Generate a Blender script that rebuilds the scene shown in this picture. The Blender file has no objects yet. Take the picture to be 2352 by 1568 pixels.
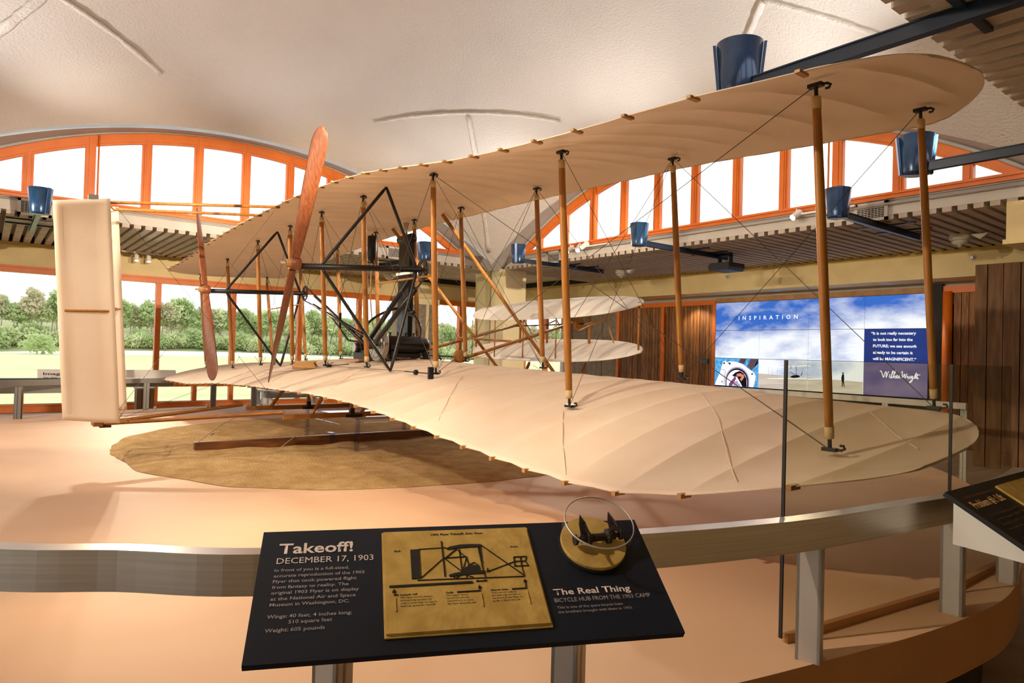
import bpy, math, random
import numpy as np
from mathutils import Vector, Matrix
random.seed(7)
sc = bpy.context.scene
COL = sc.collection
ZO = 1.65                      # eye height above the visitors' floor; all heights below are given from the eye
# ------------------------------------------------------------------ camera
def make_camera():
    c, s = math.cos(-0.90901), math.sin(-0.90901)
    cp, sp = math.cos(0.016302), math.sin(0.016302)
    cr, sr = math.cos(-0.027477), math.sin(-0.027477)
    r0 = Vector((c, -s, 0)); f0 = Vector((s, c, 0)); z = Vector((0, 0, 1))
    f = f0 * cp + z * sp; u = -f0 * sp + z * cp
    r = r0 * cr - u * sr; u = r0 * sr + u * cr
    cam = bpy.data.cameras.new('camera'); o = bpy.data.objects.new('camera', cam); COL.objects.link(o)
    m = Matrix.Identity(4)
    for i in range(3): m[i][0], m[i][1], m[i][2] = r[i], u[i], -f[i]
    m[2][3] = ZO; o.matrix_world = m
    cam.sensor_width = 36; cam.sensor_fit = 'HORIZONTAL'; cam.lens = 36 * 1553.36 / 2352
    cam.clip_start = 0.05; cam.clip_end = 1500
    sc.camera = o
make_camera()
# ------------------------------------------------------------------ world
WORLD_STRENGTH = 1.6
def make_world():
    w = bpy.data.worlds.new('sky'); sc.world = w; w.use_nodes = True
    nt = w.node_tree; nt.nodes.clear(); N = nt.nodes.new; L = nt.links.new
    out = N('ShaderNodeOutputWorld'); bg = N('ShaderNodeBackground'); tc = N('ShaderNodeTexCoord')
    mp = N('ShaderNodeMapping'); mp.inputs['Scale'].default_value = (1.2, 1.2, 4.5)
    nz = N('ShaderNodeTexNoise'); nz.inputs['Scale'].default_value = 2.2; nz.inputs['Detail'].default_value = 5
    cr = N('ShaderNodeValToRGB')
    cr.color_ramp.elements[0].position = .35; cr.color_ramp.elements[0].color = (.80, .88, .96, 1)
    cr.color_ramp.elements[1].position = .62; cr.color_ramp.elements[1].color = (1, 1, 1, 1)
    L(tc.outputs['Generated'], mp.inputs['Vector']); L(mp.outputs[0], nz.inputs['Vector']); L(nz.outputs['Fac'], cr.inputs['Fac'])
    L(cr.outputs['Color'], bg.inputs['Color']); bg.inputs['Strength'].default_value = WORLD_STRENGTH
    L(bg.outputs[0], out.inputs[0])
make_world()
sc.view_settings.view_transform = 'Standard'; sc.view_settings.look = 'None'
sc.view_settings.gamma = 1; sc.view_settings.use_curve_mapping = False
sc.view_settings.exposure = 0.42
cy = sc.cycles
cy.use_denoising = True; cy.caustics_reflective = False; cy.caustics_refractive = False
cy.max_bounces = 8; cy.diffuse_bounces = 4; cy.glossy_bounces = 3; cy.transmission_bounces = 4; cy.transparent_max_bounces = 24
cy.sample_clamp_indirect = 4.0
def light(kind, name, loc, power, color=(1, .86, .70), aim=None, size=.06, angle=60, blend=.5):
    l = bpy.data.lights.new(name, kind); l.energy = power; l.color = color
    if kind == 'SPOT': l.spot_size = math.radians(angle); l.spot_blend = blend; l.shadow_soft_size = size
    if kind == 'POINT': l.shadow_soft_size = size
    o = bpy.data.objects.new(name, l); COL.objects.link(o); o.location = (loc[0], loc[1], loc[2] + ZO)
    if aim is not None:
        d = Vector(aim) - Vector(loc); o.rotation_euler = d.to_track_quat('-Z', 'Y').to_euler()
    return o
LAMP_N = [(-12.12, 9.55), (-8.49, 9.55), (-4.77, 9.55)]
LAMP_W = [(-13.45, .64), (-13.45, 4.26), (-13.45, 7.89)]
LAMP_E = [(-3.1, 7.9), (-3.1, 4.6), (-3.1, .9)]
LAMP_S = [(-4.77, -1.1), (-8.49, -1.1), (-12.12, -1.1)]
UP_POWER = 235
for (x, y) in LAMP_N + LAMP_W + LAMP_E + LAMP_S:       # the uplight bulb in each blue cylinder
    light('SPOT', 'uplight_bulb', (x, y, 2.33), UP_POWER * (.5 if x < -13 else 1), (1, .97, .94), (x + (-8.14 - x) * .60, y + (4.2 - y) * .60, 6.1), .10, 125, 1.0)
WARM = (1, .82, .62)
# track heads on the window beam (west) and north ledge; added unseen fill spots behind the visitor
SPOTS = [((-18.25, 2.80, 1.95), (-5.6, .6, -1.1), 900, 36), ((-18.25, 3.05, 1.95), (-3.6, 1.2, -1.0), 900, 36),
         ((-11.33, 10.45, 2.40), (-7.8, 4.2, 0.3), 420, 62), ((-10.97, 10.45, 2.38), (-4.5, 4.2, 0), 420, 62),
         ((-5.91, 10.45, 2.38), (-3.2, 3.2, -.4), 300, 70),
         ((-2.05, 1.2, 2.35), (-6.0, 1.2, -1.1), 300, 62), ((-2.05, -.6, 2.35), (-5.0, 3.2, -.4), 420, 62),  # from here on: unseen fill spots added on the east and south ledges
         ((-6.0, -2.05, 2.35), (-7.6, .8, .4), 330, 62), ((-10.0, -2.05, 2.35), (-11.0, 1.8, -1.1), 330, 62), ((-7.6, -2.05, 2.35), (-8.5, 3.4, -.2), 420, 62),
         ((-2.9, -2.0, 2.35), (-2.9, 3.3, -.45), 520, 75), ((-5.0, -2.0, 2.35), (-1.2, 1.3, -.6), 260, 60), ((-5.6, -2.0, 2.35), (-5.2, 14.3, 1.5), 1000, 38), ((-9.0, -2.0, 2.35), (-9.5, 14.3, 1.6), 1000, 46), ((-13.0, -2.0, 2.35), (-14.0, 14.3, 1.6), 700, 45),
         ((-2.3, 2.5, 2.45), (-18.8, 1.5, 1.4), 2600, 34), ((-2.3, 5.0, 2.45), (-18.8, 6.0, 1.4), 2600, 34), ((-2.3, 8.0, 2.45), (-18.8, 10.5, 1.4), 2600, 34)]  # added unseen spots that wash the window beam
for p, a, e, w_ in SPOTS: light('SPOT', 'track_and_fill_bulb', p, e, WARM, a, .04, w_, .6)
DOWN = [(-11.23, 14.72), (-8.78, 14.72), (-6.26, 14.72)]
for (x, y) in DOWN: light('SPOT', 'downlight_bulb', (x, y, 1.58), 60, WARM, (x, y, -2), .05, 110, .5)
# ------------------------------------------------------------------ materials
def srgb(h):
    h = h.lstrip('#'); v = [int(h[i:i + 2], 16) / 255 for i in (0, 2, 4)]
    return tuple((x / 12.92 if x <= .04045 else ((x + .055) / 1.055) ** 2.4) for x in v) + (1,)
MATS = {}
def mat(name, c1, c2=None, rough=.6, metal=0, nscale=6, stretch=(1, 1, 1), detail=4, bump=0, bscale=40, spec=.5, emit=None, estr=1, coat=0, bstretch=None, ramp=(.35, .65)):
    m = bpy.data.materials.new(name); m.use_nodes = True; MATS[name] = m
    nt = m.node_tree; b = nt.nodes['Principled BSDF']; N = nt.nodes.new; L = nt.links.new
    b.inputs['Roughness'].default_value = rough; b.inputs['Metallic'].default_value = metal
    b.inputs['Specular IOR Level'].default_value = spec
    b.inputs['Coat Weight'].default_value = coat
    c1 = srgb(c1)
    b.inputs['Base Color'].default_value = c1
    tc = N('ShaderNodeTexCoord')
    if c2:
        c2 = srgb(c2); mp = N('ShaderNodeMapping'); mp.inputs['Scale'].default_value = stretch
        nz = N('ShaderNodeTexNoise'); nz.inputs['Scale'].default_value = nscale; nz.inputs['Detail'].default_value = detail
        cr = N('ShaderNodeValToRGB'); cr.color_ramp.elements[0].color = c1; cr.color_ramp.elements[1].color = c2
        cr.color_ramp.elements[0].position, cr.color_ramp.elements[1].position = ramp
        L(tc.outputs['Object'], mp.inputs[0]); L(mp.outputs[0], nz.inputs['Vector']); L(nz.outputs['Fac'], cr.inputs[0]); L(cr.outputs[0], b.inputs['Base Color'])
    if bump:
        n2 = N('ShaderNodeTexNoise'); n2.inputs['Scale'].default_value = bscale; n2.inputs['Detail'].default_value = 3
        bp = N('ShaderNodeBump'); bp.inputs['Strength'].default_value = bump; bp.inputs['Distance'].default_value = .02
        if bstretch:
            m2 = N('ShaderNodeMapping'); m2.inputs['Scale'].default_value = bstretch; L(tc.outputs['Object'], m2.inputs[0]); L(m2.outputs[0], n2.inputs['Vector'])
        else: L(tc.outputs['Object'], n2.inputs['Vector'])
        L(n2.outputs['Fac'], bp.inputs['Height']); L(bp.outputs[0], b.inputs['Normal'])
    if emit:
        b.inputs['Emission Color'].default_value = srgb(emit); b.inputs['Emission Strength'].default_value = estr
    return m
def glass_mat(name, tint=(.97, .98, .97), ior=1.45, rough=0.0, boost=1.0):
    m = bpy.data.materials.new(name); m.use_nodes = True; MATS[name] = m
    nt = m.node_tree; nt.nodes.clear(); N = nt.nodes.new; L = nt.links.new
    out = N('ShaderNodeOutputMaterial'); mx = N('ShaderNodeMixShader'); t = N('ShaderNodeBsdfTransparent'); g = N('ShaderNodeBsdfGlossy'); fr = N('ShaderNodeFresnel')
    t.inputs[0].default_value = tint + (1,); g.inputs['Roughness'].default_value = rough; fr.inputs['IOR'].default_value = ior
    ge = N('ShaderNodeNewGeometry'); iv = N('ShaderNodeMath'); iv.operation = 'SUBTRACT'; iv.inputs[0].default_value = boost; L(ge.outputs['Backfacing'], iv.inputs[1])
    mu = N('ShaderNodeMath'); mu.operation = 'MULTIPLY'; mu.use_clamp = True; L(iv.outputs[0], mu.inputs[1])
    L(fr.outputs[0], mu.inputs[0]); L(mu.outputs[0], mx.inputs[0]); L(t.outputs[0], mx.inputs[1]); L(g.outputs[0], mx.inputs[2]); L(mx.outputs[0], out.inputs[0])
    return m
def emit_mat(name, col, s=1.0, c2=None, nscale=1.5, stretch=(1, 1, 1), ramp=(.35, .65), zgrad=None):
    m = bpy.data.materials.new(name); m.use_nodes = True; MATS[name] = m
    nt = m.node_tree; nt.nodes.clear(); N = nt.nodes.new; L = nt.links.new
    out = N('ShaderNodeOutputMaterial'); e = N('ShaderNodeEmission'); e.inputs[0].default_value = srgb(col); e.inputs[1].default_value = s * (.80 if s < 1.01 else 1)
    if c2:
        tc = N('ShaderNodeTexCoord'); mp = N('ShaderNodeMapping'); mp.inputs['Scale'].default_value = stretch
        nz = N('ShaderNodeTexNoise'); nz.inputs['Scale'].default_value = nscale; nz.inputs['Detail'].default_value = 6; nz.inputs['Roughness'].default_value = .55
        cr = N('ShaderNodeValToRGB'); cr.color_ramp.elements[0].color = srgb(col); cr.color_ramp.elements[1].color = srgb(c2)
        cr.color_ramp.elements[0].position, cr.color_ramp.elements[1].position = ramp
        L(tc.outputs['Object'], mp.inputs[0]); L(mp.outputs[0], nz.inputs['Vector'])
        if zgrad:                                   # the screen's picture is bluer towards its top edge
            sp = N('ShaderNodeSeparateXYZ'); L(tc.outputs['Object'], sp.inputs[0])
            ma = N('ShaderNodeMapRange'); ma.inputs[1].default_value, ma.inputs[2].default_value = zgrad[0], zgrad[1]; ma.inputs[3].default_value, ma.inputs[4].default_value = zgrad[2], zgrad[3]
            ad = N('ShaderNodeMath'); ad.operation = 'ADD'; L(sp.outputs['Z'], ma.inputs[0]); L(nz.outputs['Fac'], ad.inputs[0]); L(ma.outputs[0], ad.inputs[1]); L(ad.outputs[0], cr.inputs[0])
        else: L(nz.outputs['Fac'], cr.inputs[0])
        L(cr.outputs[0], e.inputs[0])
    L(e.outputs[0], out.inputs[0]); return m
def fabric_mat(name, c1, c2, trans=.25):
    m = mat(name, c1, c2, rough=.85, nscale=3, detail=5, bump=.12 if 'muslin' in name else 0, bscale=160, spec=.2)
    nt = m.node_tree; N = nt.nodes.new; L = nt.links.new
    b = nt.nodes['Principled BSDF']; out = nt.nodes['Material Output']
    tr = N('ShaderNodeBsdfTranslucent'); tr.inputs[0].default_value = srgb(c1); mx = N('ShaderNodeMixShader'); mx.inputs[0].default_value = trans
    L(b.outputs[0], mx.inputs[1]); L(tr.outputs[0], mx.inputs[2]); L(mx.outputs[0], out.inputs[0])
    return m
fabric_mat('muslin', '#F3E2CE', '#EEDAC2', .22)
fabric_mat('white_muslin', '#F4EEE6', '#EDE4D8', .25)
mat('muslin_edge', '#E6CBA4', '#DDBE94', rough=.85)
mat('plaster', '#D8D2CC', '#D3CDC7', rough=.95, nscale=.7, bump=.9, bscale=26, spec=.1)
mat('plaster_rib', '#E2DDD8', '#D6D0CA', rough=.95, nscale=8, bump=1.0, bscale=30, spec=.1)
mat('orange_paint', '#E47A22', '#DC701C', rough=.45, nscale=3)
mat('grey_paint', '#B9B4AE', '#B0AAA4', rough=.7, nscale=2)
mat('grey_band', '#A9A49F', '#A09B96', rough=.55, nscale=2)
mat('pale_fascia', '#D3CCC3', '#C8C1B8', rough=.8, nscale=2, bump=.15, bscale=60)
mat('concrete_rib', '#CDBFB1', '#BDAFA1', rough=.9, nscale=4, bump=.3, bscale=50)
mat('concrete', '#A69784', '#8C7D6B', rough=.9, nscale=9, detail=8, bump=.5, bscale=70)
mat('pebble_concrete', '#C9B8A2', '#8D7B68', rough=.9, nscale=55, detail=2, bump=.5, bscale=70)
mat('cream_paint', '#EDD8A2', '#E6D09A', rough=.75, nscale=3, bump=.1, bscale=120)
mat('cream_trim', '#CDB264', '#C6AB5E', rough=.6, nscale=3)
mat('pillar_cream', '#F0E2B6', '#EBDCAE', rough=.7, nscale=2)
mat('stage_vinyl', '#DDB896', '#D3AC89', rough=.62, nscale=.9, detail=6, spec=.25)
mat('stage_side', '#B07A45', '#A5713F', rough=.5, nscale=3)
mat('black_base', '#15110E', None, rough=.7)
mat('visitor_floor', '#A88D70', '#9A7F63', rough=.55, nscale=4)
mat('sand', '#BFA070', '#AA8A5A', rough=1, nscale=7, stretch=(1, 1, 1), detail=9, bump=.9, bscale=60, spec=.1)
mat('strut_wood', '#AE7430', '#965F22', rough=.45, nscale=5, stretch=(8, 8, .7), spec=.5)
mat('light_wood', '#B4864E', '#A0743E', rough=.5, nscale=5, stretch=(1, 1, 1))
mat('prop_wood', '#7E4726', '#64341B', rough=.42, nscale=4, stretch=(14, 14, 1.2), detail=6, spec=.4, coat=.05)
mat('dark_wood', '#7A4A24', '#5A3317', rough=.45, nscale=6, stretch=(6, .6, 6), detail=6)
mat('boom_wood', '#9A6428', '#84521E', rough=.5, nscale=6, stretch=(6, .6, 6))
mat('strut_wrap', '#CDB184', '#C2A678', rough=.8, nscale=30)
mat('black_iron', '#141210', None, rough=.38, spec=.5)
mat('black_enamel', '#0C0B0A', None, rough=.32, spec=.4, coat=.15)
mat('chain_iron', '#2A2320', '#181412', rough=.5, nscale=60)
mat('wire_steel', '#4A4038', None, rough=.4, metal=.6)
mat('flywheel_steel', '#B8B0A6', '#9E968C', rough=.33, metal=.85, nscale=4)
mat('white_strap', '#E8E4DC', None, rough=.6)
mat('brushed_steel', '#D2CCC4', '#C2BCB4', rough=.30, metal=.9, nscale=5, stretch=(.4, .4, 30))
mat('post_aluminium', '#C4BCB2', '#B6AEA4', rough=.4, metal=.6, nscale=4)
mat('white_steel', '#DCDAD4', '#CFCCC6', rough=.5, nscale=3)
mat('grey_steel', '#8E8C86', '#83817B', rough=.5, nscale=3)
mat('blue_enamel', '#154069', '#10365A', rough=.25, metal=.3, nscale=3, spec=.6, coat=.3)
mat('navy_steel', '#15263C', None, rough=.35, spec=.5)
mat('sign_navy', '#0C1727', '#0A1320', rough=.45, nscale=3, spec=.4)
mat('sign_black', '#100E10', '#0D0B0C', rough=.5, nscale=3, spec=.4)
mat('sign_letter', '#D9C9C4', None, rough=.7)
mat('sign_letter_dim', '#A4999A', None, rough=.7)
mat('amber_letter', '#E6C084', None, rough=.7)
mat('dim_amber_letter', '#6E5238', None, rough=.7)
mat('brass_plate', '#C2A25A', '#AC8C48', rough=.65, nscale=22, detail=6, bump=.10, bscale=90, spec=.25)
mat('plate_ink', '#17130B', None, rough=.7)
mat('rust_hub', '#2E1C14', '#1C110C', rough=.6, nscale=60, bump=.4, bscale=160)
mat('spot_white', '#EEECE6', None, rough=.45)
mat('black_plastic', '#131214', None, rough=.5)
mat('detector_white', '#DDD6CC', None, rough=.6)
mat('vent_dark', '#2A2724', None, rough=.8)
mat('vent_slat', '#B7B1A8', None, rough=.6)
mat('plank_wood', '#A66F38', '#74481F', rough=.6, nscale=3.5, stretch=(9, 9, .8), detail=6, bump=.2, bscale=20, bstretch=(10, 10, .7))
mat('plank_wood_dark', '#8A5A2B', '#603A19', rough=.6, nscale=3.5, stretch=(9, 9, .8), detail=6, bump=.2, bscale=20, bstretch=(10, 10, .7))
mat('wide_plank', '#8C6337', '#68451F', rough=.6, nscale=2.2, stretch=(7, 7, .7), detail=7, bump=.15, bscale=16, bstretch=(10, 10, .7))
mat('blue_plaque', '#1E4A63', None, rough=.5)
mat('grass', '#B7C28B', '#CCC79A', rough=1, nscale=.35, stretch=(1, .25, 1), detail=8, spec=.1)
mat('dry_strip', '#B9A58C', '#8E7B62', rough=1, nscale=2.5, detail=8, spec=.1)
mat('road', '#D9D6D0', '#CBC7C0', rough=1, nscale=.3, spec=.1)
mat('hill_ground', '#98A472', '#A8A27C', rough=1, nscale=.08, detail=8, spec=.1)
for nm_, a_, b_ in (('pine_green', '#C6D29C', '#A4B67A'), ('pine_pale', '#E0E4B8', '#C6CE96'), ('pine_tan', '#DCD4B4', '#C0B792')):  # leaf colours lightened and greyed to stand in for haze
    fabric_mat(nm_, a_, b_, .5); MATS[nm_].node_tree.nodes['Noise Texture'].inputs['Scale'].default_value = .9
mat('bark_pale', '#D8CCBC', '#B4A694', rough=1, nscale=2, spec=.1)
mat('rubber_pad', '#77736C', None, rough=.7)
glass_mat('window_glass', (.985, .99, .99), 1.22)
glass_mat('guard_glass', (.90, .90, .82), 1.36)
glass_mat('acrylic', (.95, .95, .98), 1.42)
glass_mat('acrylic_edge', (.72, .72, .88), 1.9)
glass_mat('display_dome_glass', (.95, .95, .96), 1.2)
emit_mat('lamp_on', '#FFE9C0', 14)
emit_mat('lamp_soft', '#FFF2DC', 5)
emit_mat('screen_sky', '#3C6CC4', 1.0, '#F4F7FC', nscale=.62, stretch=(.75, 1, 1.7), ramp=(.36, .58), zgrad=(ZO - .7, ZO + 1.45, .16, -.14))
emit_mat('screen_navy', '#2B3B7C', .85, '#33468C', nscale=1)
emit_mat('screen_mauve', '#66588A', .8, '#8A7A98', nscale=1.2, stretch=(1, 1, 2))
emit_mat('screen_sand', '#DCCFBE', .95, '#C9B9A4', nscale=5, stretch=(.4, 1, 3))
emit_mat('screen_earth', '#2C8FD6', .95, '#7CC4F0', nscale=14)
emit_mat('screen_white', '#F7F5FB', 1.0)
emit_mat('screen_lilac', '#B9AECB', .9)
emit_mat('screen_ink', '#1B1626', .8)
emit_mat('screen_plum', '#8A4A72', .9)
emit_mat('screen_coral', '#E58A6A', .95)
emit_mat('screen_rose', '#C89AA0', .9)
emit_mat('screen_dusk', '#3E3A6E', .8)
# ------------------------------------------------------------------ mesh helpers
def org(o):
    v = Vector((0, 0, 0))
    while o is not None: v += o.location; o = o.parent
    return v
class MB:
    def __init__(s): s.v = []; s.f = []; s.m = []
    def add(s, vs, fs):
        n = len(s.v); s.v += [tuple(p) for p in vs]; s.f += [tuple(i + n for i in f) for f in fs]; return s
    def bx(s, x0, x1, y0, y1, z0, z1):
        v = [(x, y, z) for z in (z0, z1) for y in (y0, y1) for x in (x0, x1)]
        return s.add(v, [(0, 2, 3, 1), (4, 5, 7, 6), (0, 1, 5, 4), (2, 6, 7, 3), (0, 4, 6, 2), (1, 3, 7, 5)])
    def obox(s, o, U, V, Wd, u0, u1, v0, v1, w0, w1):
        o, U, V, Wd = map(Vector, (o, U, V, Wd))
        P = [o + U * u + V * v + Wd * w for w in (w0, w1) for v in (v0, v1) for u in (u0, u1)]
        return s.add(P, [(0, 2, 3, 1), (4, 5, 7, 6), (0, 1, 5, 4), (2, 6, 7, 3), (0, 4, 6, 2), (1, 3, 7, 5)])
    def tube(s, pts, r, n=8, ry=None, up=None, cap=True):
        pts = [Vector(p) for p in pts]; rs = r if isinstance(r, (list, tuple)) else [r] * len(pts)
        rings = []; a = None
        for i, p in enumerate(pts):
            d = (pts[min(i + 1, len(pts) - 1)] - pts[max(i - 1, 0)]).normalized()
            if a is None:
                a = Vector(up) if up is not None else (Vector((0, 0, 1)) if abs(d.z) < .9 else Vector((1, 0, 0)))
            a = (a - d * a.dot(d)).normalized(); b = d.cross(a)
            k = (ry / rs[0]) if ry else 1
            rings.append([p + a * (math.cos(t) * rs[i] * k) + b * (math.sin(t) * rs[i]) for t in [2 * math.pi * j / n for j in range(n)]])
        v = [q for R in rings for q in R]; f = []
        for i in range(len(rings) - 1):
            for j in range(n): f.append((i * n + j, i * n + (j + 1) % n, (i + 1) * n + (j + 1) % n, (i + 1) * n + j))
        if cap: f.append(tuple(range(n))[::-1]); f.append(tuple((len(rings) - 1) * n + j for j in range(n)))
        return s.add(v, f)
    def lathe(s, prof, o=(0, 0, 0), axis=(0, 0, 1), n=20):
        o = Vector(o); ax = Vector(axis).normalized(); a = Vector((1, 0, 0)) if abs(ax.x) < .9 else Vector((0, 1, 0)); a = (a - ax * a.dot(ax)).normalized(); b = ax.cross(a)
        v = [o + ax * h + (a * math.cos(t) + b * math.sin(t)) * r for (r, h) in prof for t in [2 * math.pi * j / n for j in range(n)]]
        f = [(i * n + j, i * n + (j + 1) % n, (i + 1) * n + (j + 1) % n, (i + 1) * n + j) for i in range(len(prof) - 1) for j in range(n)]
        f.append(tuple(range(n))[::-1]); f.append(tuple((len(prof) - 1) * n + j for j in range(n)))
        return s.add(v, f)
    def prism(s, poly, h):                      # poly: 3D points of a flat outline; h: extrusion vector
        h = Vector(h); n = len(poly); v = [Vector(p) for p in poly] + [Vector(p) + h for p in poly]
        f = [tuple(range(n))[::-1], tuple(range(n, 2 * n))] + [(i, (i + 1) % n, n + (i + 1) % n, n + i) for i in range(n)]
        return s.add(v, f)
    def grid(s, G, closed=False):
        nr, nc = len(G), len(G[0]); v = [p for R in G for p in R]
        f = [(i * nc + j, i * nc + (j + 1) % nc, (i + 1) * nc + (j + 1) % nc, (i + 1) * nc + j) for i in range(nr - 1) for j in range(nc if closed else nc - 1)]
        return s.add(v, f)
    def build(s, name, mt, parent=None, smooth=False, local=False, kind=None, loc=None):
        me = bpy.data.meshes.new(name)
        off = Vector((0, 0, 0)) if local else org(parent) - Vector((0, 0, ZO))
        if loc is not None: off = off + Vector(loc)
        me.from_pydata([(p[0] - off[0], p[1] - off[1], p[2] - off[2]) for p in s.v], [], s.f)
        for mm in (mt if isinstance(mt, list) else [mt]): me.materials.append(MATS[mm])
        if s.m: me.polygons.foreach_set('material_index', s.m)
        if smooth: me.polygons.foreach_set('use_smooth', [True] * len(me.polygons))
        me.update()
        o = bpy.data.objects.new(name, me); COL.objects.link(o); o.parent = parent
        if loc is not None: o.location = Vector(loc) + (Vector((0, 0, ZO)) if parent is None else Vector((0, 0, 0)))
        if loc is not None and parent is None and not local:
            me.transform(Matrix.Translation((0, 0, -ZO)))
        if kind: o['kind'] = kind
        return o
def tag(o, label, cat, group=None):
    o['label'] = label; o['category'] = cat
    if group: o['group'] = group
    return o
def thing(name, loc, label, cat, group=None):
    o = bpy.data.objects.new(name, None); COL.objects.link(o); o.location = (loc[0], loc[1], loc[2] + ZO); o.empty_display_size = .1
    return tag(o, label, cat, group)
def struct(name, parent=None, label=None):      # an Empty that groups pieces of the setting
    o = bpy.data.objects.new(name, None); COL.objects.link(o); o['kind'] = 'structure'; o.parent = parent
    if label: o['label'] = label
    return o
def copy_tree(o, parent=None):
    c = o.copy(); COL.objects.link(c); c.parent = parent
    for ch in list(o.children): copy_tree(ch, c)
    return c
def dup(o, parent, loc=None):                    # a copy of one part, sharing its mesh
    c = o.copy(); COL.objects.link(c); c.parent = parent
    if loc is not None: c.location = loc
    return c
def lettering(txt, o, U, V, Nn, w=None, h=.02, name='lettering', mt='sign_letter', parent=None, bold=0.0, wide=1.0, lift=.0012, align='L', thick=0):
    """a line of writing as a flat mesh: baseline start o, running along U, V pointing down the page, cap height h, total width w"""
    cu = bpy.data.curves.new('line', 'FONT'); cu.body = txt; cu.size = 1; cu.offset = bold; cu.resolution_u = 2
    t = bpy.data.objects.new('line', cu); COL.objects.link(t)
    dg = bpy.context.evaluated_depsgraph_get(); me = bpy.data.meshes.new_from_object(t.evaluated_get(dg))
    bpy.data.objects.remove(t); bpy.data.curves.remove(cu)
    n = len(me.vertices); co = np.empty(n * 3); me.vertices.foreach_get('co', co); co = co.reshape(-1, 3)
    x0, x1 = co[:, 0].min(), co[:, 0].max(); sy = h / .73; sx = (w / (x1 - x0)) if w else sy * wide
    U, V, Nn, o = map(lambda q: np.array(q, float), (U, V, Nn, o))
    P = o + np.outer((co[:, 0] - x0) * sx, U) - np.outer(co[:, 1] * sy, V) + Nn * lift
    off = np.array(org(parent)) - np.array((0, 0, ZO)); P = P - off
    me.vertices.foreach_set('co', P.ravel()); me.materials.clear(); me.materials.append(MATS[mt]); me.update()
    ob = bpy.data.objects.new(name, me); COL.objects.link(ob); ob.parent = parent
    return ob
def smooth_interp(tab, win=.9):
    tab = sorted(tab); X = np.array([a for a, b in tab]); Y = np.array([b for a, b in tab])
    def f(x):
        xs = x + np.linspace(-win, win, 13); w = 1 - np.abs(np.linspace(-1, 1, 13)) * .95
        ys = np.interp(xs, X, Y)
        lo, hi = xs < X[0], xs > X[-1]
        s0 = (Y[1] - Y[0]) / (X[1] - X[0]); s1 = (Y[-1] - Y[-2]) / (X[-1] - X[-2])
        ys = np.where(lo, Y[0] + (xs - X[0]) * s0 * .6, ys); ys = np.where(hi, Y[-1] + (xs - X[-1]) * s1 * .6, ys)
        return float((ys * w).sum() / w.sum())
    return f
def catmull(P, n=8, closed=False):
    P = [Vector(p) for p in P]; out = []; k = len(P)
    for i in range(k if closed else k - 1):
        a, b, c, d = (P[(i - 1) % k], P[i], P[(i + 1) % k], P[(i + 2) % k]) if closed else (P[max(i - 1, 0)], P[i], P[i + 1], P[min(i + 2, k - 1)])
        for j in range(n):
            t = j / n
            out.append(.5 * ((2 * b) + (-a + c) * t + (2 * a - 5 * b + 4 * c - d) * t * t + (-a + 3 * b - 3 * c + d) * t ** 3))
    if not closed: out.append(P[-1])
    return out
# ================================================================== THE SETTING
FL = -ZO                                          # visitors' floor
o = MB().bx(-18.9, 2.6, -7.2, 15.3, FL - .1, FL).build('floor', 'visitor_floor', kind='structure')
# ---- the raised round stage the aircraft stands on
EDGE = [(-.974, 2.975), (-1.0, 3.7), (-1.35, 4.9), (-2.1, 6.5), (-3.15, 7.9), (-5.0, 9.2), (-7.4, 9.8), (-10.0, 9.3), (-12.2, 8.1), (-13.45, 6.6), (-13.9, 4.8),
        (-13.72, 3.1), (-13.3, 1.6), (-12.77, .25), (-11.3, -1.3), (-9.0, -2.2), (-6.5, -2.4), (-4.2, -1.75), (-2.75, -.75), (-1.95, .02), (-1.62, .58), (-1.27, 1.5), (-1.12, 2.08)]
edge = catmull([(x, y, 0) for x, y in EDGE], 8, True)
def stage_z(x, y):
    t = min(1, max(0, (x + 6.0) / 4.8)); return -1.185 + .215 * t * t * (3 - 2 * t)
def build_stage():
    c = Vector((-7.6, 3.7, 0)); G = []
    for k in range(15):
        t = 1 - (k / 14) ** 1.0 if k < 14 else .002
        G.append([(c.x + (p.x - c.x) * t, c.y + (p.y - c.y) * t, stage_z(c.x + (p.x - c.x) * t, c.y + (p.y - c.y) * t)) for p in edge])
    top = MB().grid(G, closed=True)
    o = top.build('stage_floor', 'stage_vinyl', smooth=True, kind='structure')
    side = MB().grid([[(p.x, p.y, stage_z(p.x, p.y)) for p in edge], [(p.x, p.y, stage_z(p.x, p.y) - .21) for p in edge]], closed=True)
    side.build('stage_riser', 'stage_side', smooth=True, kind='structure')
    ins = [c + (p - c) * .975 for p in edge]
    base = MB().grid([[(p.x, p.y, stage_z(p.x, p.y) - .205) for p in edge], [(p.x, p.y, stage_z(p.x, p.y) - .21) for p in ins], [(p.x, p.y, FL) for p in ins]], closed=True)
    base.build('stage_plinth', 'black_base', smooth=False, kind='structure')
build_stage()
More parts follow.
